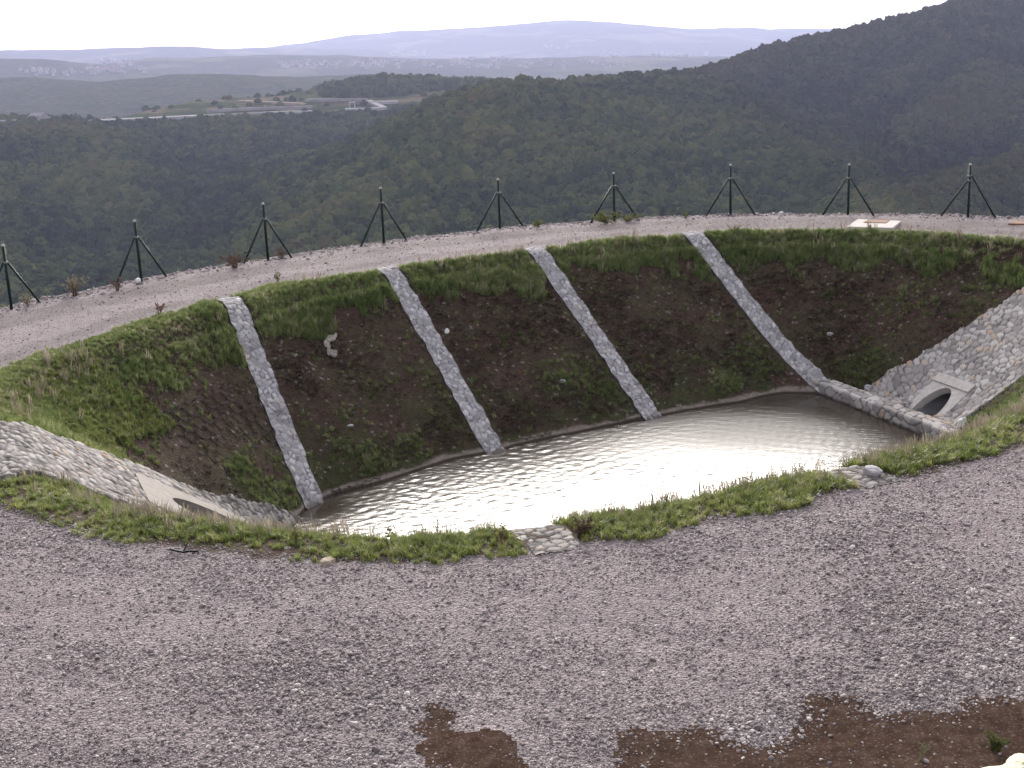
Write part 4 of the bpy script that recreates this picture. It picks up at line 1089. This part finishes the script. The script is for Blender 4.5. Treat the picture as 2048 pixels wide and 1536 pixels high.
# right mountain and its spurs
ridge([(1240, 146, 1150), (1330, 127, 1200), (1400, 110, 1250), (1500, 90, 1300), (1590, 60, 1350), (1700, 38, 1400), (1840, 0, 1450), (2000, -55, 1550), (2250, -130, 1700), (2600, -170, 1900)], 0.52, 30, 13)
ridge([(1570, 130, 1290), (1590, 175, 1220), (1608, 225, 1140), (1625, 275, 1060)], 0.62, 12, 4)
ridge([(1850, 115, 1350), (1760, 168, 1210), (1705, 210, 1120), (1668, 254, 1050), (1640, 298, 980), (1632, 340, 900)], 0.62, 12, 3)
ridge([(1960, 120, 1300), (1885, 204, 1130), (1842, 238, 1050), (1778, 286, 950), (1722, 324, 880), (1700, 370, 810)], 0.62, 12, 3)
ridge([(2300, 215, 1050), (2060, 296, 900), (1905, 350, 820), (1805, 396, 750), (1745, 440, 690), (1720, 500, 620)], 0.58, 14, 3)
ridge([(2300, 60, 1500), (2140, 130, 1330), (2040, 170, 1230), (1985, 205, 1150)], 0.60, 12, 3)
# central hill
ridge([(1240, 148, 1150), (1150, 158, 1060), (1040, 166, 1000), (985, 178, 980)], 0.36, 60, 14)
ridge([(1230, 150, 1120), (1220, 200, 990), (1200, 280, 860), (1170, 370, 750), (1150, 470, 650)], 0.33, 90, 5)
ridge([(1330, 143, 1150), (1407, 168, 1080), (1485, 211, 1000), (1563, 264, 920), (1640, 314, 840), (1720, 385, 750), (1780, 460, 660)], 0.50, 25, 6)
ridge([(1030, 168, 995), (930, 240, 880), (850, 310, 800), (790, 380, 730), (750, 460, 660)], 0.42, 45, 5)
# left hillside and the plateau behind
ridge([(-300, 275, 1150), (0, 257, 1180), (100, 250, 1210), (180, 246, 1240), (400, 238, 1280), (620, 230, 1300), (760, 232, 1320)], 0.27, 30, 20)
ridge([(100, 250, 1210), (180, 330, 1020), (230, 420, 880), (250, 520, 760)], 0.34, 45, 5)
ridge([(480, 236, 1290), (520, 310, 1080), (540, 400, 920), (560, 490, 800)], 0.34, 45, 5)
ridge([(700, 235, 1310), (690, 300, 1130), (670, 370, 990), (660, 450, 860)], 0.36, 35, 5)
ridge([(-250, 270, 1150), (-150, 380, 930), (-100, 500, 760)], 0.34, 45, 5)
ridge([(-300, 252, 1400), (60, 234, 1420), (250, 226, 1440), (400, 205, 1470), (470, 190, 1500), (540, 176, 1520), (620, 166, 1540), (700, 158, 1550), (850, 155, 1560), (930, 164, 1570), (990, 176, 1580)], 0.16, 40, 3)
# middle distance
ridge([(-300, 150, 3000), (0, 146, 3000), (120, 150, 2950), (230, 158, 2900), (300, 143, 2850), (370, 135, 2850), (460, 134, 2900), (600, 141, 3000), (800, 147, 3100), (1000, 150, 3200)], 0.16, 80, 5)
ridge([(-300, 112, 4600), (0, 116, 4500), (60, 117, 4500), (110, 130, 4400), (200, 138, 4300)], 0.15, 80, 5)
ridge([(200, 128, 5300), (330, 112, 5200), (450, 107, 5200), (560, 112, 5300), (700, 118, 5400)], 0.10, 150, 5)
ridge([(560, 131, 5000), (800, 119, 5200), (1000, 115, 5300), (1240, 119, 5300), (1400, 124, 5300), (1600, 120, 5500)], 0.05, 200, 5)
ridge([(-400, 95, 8200), (0, 99, 8000), (70, 97, 8000), (150, 98, 8000), (310, 88, 7800), (400, 93, 7900), (560, 95, 8200), (640, 96, 8400)], 0.13, 200, 5)
ridge([(400, 100, 11500), (560, 91, 11500), (640, 80, 11400), (740, 65, 11300), (870, 58, 11200), (1000, 50, 11000), (1120, 40, 11000), (1170, 44, 11000), (1250, 57, 11100), (1300, 61, 11200), (1450, 55, 11500), (1500, 63, 11600), (1590, 54, 11800), (1700, 60, 12000)], 0.16, 300, 0)
def ridge_h(P, k, r, X, Y):
    z = np.full(X.shape, -1e9)
    bd = np.full(X.shape, 1e9); bz = np.zeros(X.shape)
    for a, b in zip(P[:-1], P[1:]):
        u = b[:2] - a[:2]; L = u @ u; t = np.clip(((X - a[0]) * u[0] + (Y - a[1]) * u[1]) / L, 0, 1)
        d = np.hypot(X - a[0] - t * u[0], Y - a[1] - t * u[1]); zz = a[2] + t * (b[2] - a[2]) - k * (np.sqrt(d * d + r * r) - r)
        z = np.maximum(z, zz)
    return z
def hills_z(X, Y):
    X = np.asarray(X, float); Y = np.asarray(Y, float)
    rr = np.hypot(X, Y)
    wx = X + np.clip(rr / 1200, 0, 1) * 34 * (fbm(X / 170, Y / 170, 3, 201) - 0.5); wy = Y + np.clip(rr / 1200, 0, 1) * 34 * (fbm(X / 170, Y / 170, 3, 207) - 0.5)
    hs = [ridge_h(P, k, r, wx, wy) for P, k, r in RIDGES]
    base = np.interp(rr, [0, 55, 120, 420, 1400, 3000, 5600, 9800, 19000], [-10, -14, -50, -190, -230, -230, -215, -180, -220])
    hs.append(base)
    H = np.stack(hs); mx = H.max(0); w = np.clip(rr * 0.006, 2, 9)
    z = mx + w * np.log(np.exp((H - mx) / w).sum(0)) - w * 0.35
    amp = np.clip((rr - 350) / 500, 0, 1) * np.where(rr < 2200, 16, 30)
    z = z + amp * (fbm(X / 120, Y / 120, 4, 211) - 0.5) * np.where(rr < 2200, 1, 0.5) + np.where(rr > 2500, 30 * (fbm(X / 600, Y / 600, 4, 215) - 0.5), 0)
    return z
FIELD_PX = [(150, 246), (200, 228), (280, 214), (360, 203), (440, 192), (540, 172), (640, 172), (690, 200), (800, 190), (960, 172), (905, 200), (840, 212), (760, 232), (640, 236), (400, 246), (180, 252)]
FIELD_W = None
def field_mask(P):
    px, py, w = proj(P); r = np.hypot(P[:, 0], P[:, 1])
    f = inside(np.array(FIELD_PX, float), px, py) & (r > 1180) & (r < 1700)
    return f
def build_hills():
    th = np.radians(np.linspace(-34, 34, 430)); rs = np.concatenate([np.geomspace(50, 500, 26)[:-1], np.geomspace(500, 1750, 300)[:-1], np.geomspace(1750, 19500, 250)])
    T, RR = np.meshgrid(th, rs, indexing='ij'); X = (RR * np.sin(T)).ravel(); Y = (RR * np.cos(T)).ravel()
    Z = hills_z(X, Y); P = np.stack([X, Y, Z], 1)
    # open land: blurred from the field outline
    fm = field_mask(P).astype(float)
    o = new_mesh('hills', P, grid_faces(len(th), len(rs))[:, ::-1], M_HILLS, smooth=True, attrs={'rng': RR.ravel(), 'field': fm})
    tag(o, kind='structure')
build_hills()

def hit_hills(px, py, r0=450, r1=18500, n=4000):
    d = ray(px, py); dh = math.hypot(d[0], d[1]); ts = np.geomspace(r0, r1, n) / dh; P = CAMP[None] + d[None] * ts[:, None]
    g = hills_z(P[:, 0], P[:, 1]); k = int(np.argmax(P[:, 2] < g))
    if not (P[:, 2] < g).any(): return hit_hills(px, py + 2.5, r0, r1, n)
    return P[k] * [1, 1, 0] + [0, 0, g[k]]

# ------------------------------------------------------------------ the forest (one mass)
def tree_protos():
    out = []
    for k in range(6):
        bm = bmesh.new(); rr = random.Random(300 + k)
        bmesh.ops.create_icosphere(bm, subdivisions=3, radius=1)
        off = Vector((k * 7.7, 3.1, 1))
        for v in bm.verts:
            d = Vector(v.co)
            f = 1 + 0.45 * mn.noise(d * 1.6 + off) + 0.35 * mn.noise(d * 3.7 + off) + 0.2 * mn.noise(d * 8 + off)
            v.co = d * f; v.co.z = v.co.z * (0.9 if k < 4 else 1.15) + 0.55
        vs = [tuple(v.co) for v in bm.verts]; fs = [[v.index for v in f.verts] for f in bm.faces]; bm.free()
        out.append(proto('tree_shape', vs, fs, M_TREE))
    return out
def forest():
    n = 130000
    th = np.radians(rng.uniform(-27, 27, n)); r = np.sqrt(rng.uniform(430 ** 2, 1850 ** 2, n))
    x = r * np.sin(th); y = r * np.cos(th); z = hills_z(x, y); P = np.stack([x, y, z], 1)
    px, py, w = proj(P)
    lim = np.interp(px, [0, 500, 1000, 1400, 2048], [660, 560, 500, 470, 470])
    fld = field_mask(P)
    copse = fld & (px > 640) & (py < 190) & (px < 800)
    keep = (py < lim) & (py > -60) & (px > -160) & (px < 2210) & (~fld | copse | (rng.random(n) < 0.012))
    P = P[keep]; r = r[keep]; m_ = len(P)
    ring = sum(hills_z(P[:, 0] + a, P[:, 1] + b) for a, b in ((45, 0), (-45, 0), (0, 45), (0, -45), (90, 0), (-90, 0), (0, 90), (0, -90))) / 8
    fold_light = np.clip((P[:, 2] - ring) / 14, -1, 1) + rng.normal(0, 0.12, m_)     # lit crests and gully shade painted into the tree colour
    size = np.clip(np.exp(rng.normal(math.log(2.9), 0.3, m_)), 1.5, 4.8)
    P[:, 2] -= 0.4
    sc_ = np.stack([size, size, size * rng.uniform(0.8, 1.25, m_)], 1)
    o = scatter('forest', P, np.stack([rng.normal(0, .12, m_), rng.normal(0, .12, m_), rng.uniform(0, 6.28, m_)], 1), sc_, tree_protos(), rng.choice(6, m_, p=[.23, .23, .22, .22, .05, .05]), fold_light); tag(o, kind='stuff')
    print('trees', m_)
forest()

# ------------------------------------------------------------------ far road works, buildings, village houses
def ribbon(name, pts, width, mat, lift=0.6, thick=0.0, label=None, cat=None, kind=None, wall=0.0):
    q = [hit_hills(*p, r0=1000, r1=2200, n=2500) for p in pts]; q = np.array(q)
    dq = dense(q, False, 2); tg = np.gradient(dq[:, :2], axis=0); tg /= np.linalg.norm(tg, axis=1)[:, None]; nm = np.stack([-tg[:, 1], tg[:, 0]], 1)
    a = dq.copy(); b = dq.copy(); a[:, :2] += nm * width / 2; b[:, :2] -= nm * width / 2; a[:, 2] += lift; b[:, 2] += lift
    n = len(dq); V = np.vstack([a, b, a - [0, 0, 3 + wall], b - [0, 0, 3 + wall]]); F = []
    for i in range(n - 1):
        F += [(i, i + 1, n + i + 1, n + i), (n + i, n + i + 1, 3 * n + i + 1, 3 * n + i), (i + 1, i, 2 * n + i, 2 * n + i + 1)]
    F += [(0, n, 3 * n, 2 * n), (n - 1, 3 * n - 1, 4 * n - 1, 2 * n - 1)]
    o = new_mesh(name, V, F, mat)
    tag(o, label, cat, kind=kind); return o
ribbon('road', [(178, 244), (300, 239), (420, 233), (540, 227), (625, 225)], 13, M_ROAD, 2.0, kind='structure')
ribbon('retaining_wall', [(415, 230), (470, 226), (560, 223), (625, 221)], 3, M_WALLG, 5.0, label='long grey retaining wall beside the far motorway on the plateau', cat='wall')
ribbon('retaining_wall', [(615, 206), (680, 206), (735, 205)], 3, M_WALLG, 4.5, label='pale grey retaining wall on the upper step of the far road works', cat='wall')
ribbon('road', [(735, 207), (760, 206), (795, 206)], 9, M_ROAD, 2.0, kind='structure')
ribbon('road', [(690, 221), (740, 220), (770, 218)], 9, M_ROAD, 2.0, kind='structure')
ribbon('road', [(738, 205), (752, 212), (768, 219)], 7, M_WALLG, 2.5, kind='structure')
ribbon('road', [(480, 203), (540, 206), (610, 209)], 5, simple('bare_soil', (0.30, 0.24, 0.18), 0.95, nscale=.1), 1.5, kind='structure')
def house(P, w, l, h, rz, label, group, name='house'):
    bm = bmesh.new()
    x, y = w / 2, l / 2
    lo = [bm.verts.new(p) for p in ((-x, -y, -2), (x, -y, -2), (x, y, -2), (-x, y, -2))]; hi = [bm.verts.new(p) for p in ((-x, -y, h), (x, -y, h), (x, y, h), (-x, y, h))]
    r1 = bm.verts.new((0, -y, h + w * .3)); r2 = bm.verts.new((0, y, h + w * .3)); fm = []
    for i in range(4): j = (i + 1) % 4; bm.faces.new((lo[i], lo[j], hi[j], hi[i]))
    bm.faces.new((hi[0], hi[1], r1)); bm.faces.new((hi[2], hi[3], r2))
    a = bm.faces.new((hi[1], hi[2], r2, r1)); b = bm.faces.new((hi[3], hi[0], r1, r2)); a.material_index = b.material_index = 1
    me = bpy.data.meshes.new(name); bm.to_mesh(me); bm.free(); me.materials.append(M_HOUSE); me.materials.append(M_ROOF if group else M_WALLG)
    o = bpy.data.objects.new(name, me); COL.objects.link(o); o.location = P; o.rotation_euler = (0, 0, rz); tag(o, label, 'house', group); return o
def farm_buildings():
    for px, py, w, l, h, lab in ((78, 233, 9, 16, 7, 'white building on the hilltop at the far left above the motorway'), (62, 238, 7, 9, 4, 'small pale shed left of the white hilltop building'),
                                 (92, 240, 7, 10, 4, 'low pale shed below the white hilltop building'), (16, 253, 8, 22, 4, 'long low white building at the left edge before the motorway')):
        house(hit_hills(px, py, r0=1000, r1=2200), w, l, h, 1.2, lab, None)
    p = hit_hills(705, 219, r0=1000, r1=2200); root = empty('road_gantry', tuple(p)); tag(root, 'pale sign gantry over the far road works on the plateau', 'gantry')
    bm = bmesh.new(); tube(bm, (-2.5, 0, 0), (-2.5, 0, 8), .35); bm_obj('post', bm, M_CAP, root)
    bm = bmesh.new(); tube(bm, (2.5, 0, 0), (2.5, 0, 8), .35); bm_obj('post', bm, M_CAP, root)
    bm = bmesh.new(); tube(bm, (-3.2, 0, 7), (3.2, 0, 7), .5); bm_obj('beam', bm, M_CAP, root)
    # village houses
    spots = []; hr = random.Random(12)
    def cl(n, x0, x1, y0, y1):
        for _ in range(n): spots.append((hr.uniform(x0, x1), hr.uniform(y0, y1)))
    cl(60, 560, 800, 124, 138); cl(50, 700, 1000, 118, 138); cl(52, 920, 1260, 118, 140); cl(18, 40, 150, 138, 152); cl(26, 150, 290, 132, 152); cl(14, 200, 270, 120, 134); cl(10, 1080, 1140, 92, 98); cl(14, 780, 860, 104, 112); cl(18, 1180, 1420, 106, 116)
    base = None
    for px, py in spots:
        P = hit_hills(px, py, r0=1900, r1=18500, n=1800); s = hr.uniform(0.5, 0.95) * (1 + np.hypot(P[0], P[1]) / 9000)
        if base is None:
            base = o = house(tuple(P), 9, 11, 5.5, 0, 'tiny pale house far off in the hazy village', 'village houses far off in the haze', 'village_house')
        else: o = base.copy(); COL.objects.link(o)
        o.location = tuple(P); o.scale = (s, s, s * hr.uniform(.9, 1.4)); o.rotation_euler = (0, 0, hr.uniform(0, 3.14))
farm_buildings()

# ------------------------------------------------------------------ haze
def haze():
    bm = bmesh.new(); lo = (-13500, -600, -480); hi = (13500, 20500, 520)
    bmesh.ops.create_cube(bm, size=1.0)
    for v in bm.verts:
        for i in range(3): v.co[i] = lo[i] if v.co[i] < 0 else hi[i]
    mt = bpy.data.materials.new('haze_air'); mt.use_nodes = True; nt = mt.node_tree
    nt.nodes.remove(nt.nodes['Principled BSDF'])
    pv = nt.nodes.new('ShaderNodeVolumePrincipled'); pv.inputs['Color'].default_value = (0.62, 0.67, 1.0, 1); pv.inputs['Density'].default_value = HAZE
    pv.inputs['Anisotropy'].default_value = 0.3
    nt.links.new(pv.outputs[0], nt.nodes['Material Output'].inputs['Volume'])
    o = bm_obj('haze', bm, mt); tag(o, kind='stuff')
HAZE = 6.8e-5
haze()
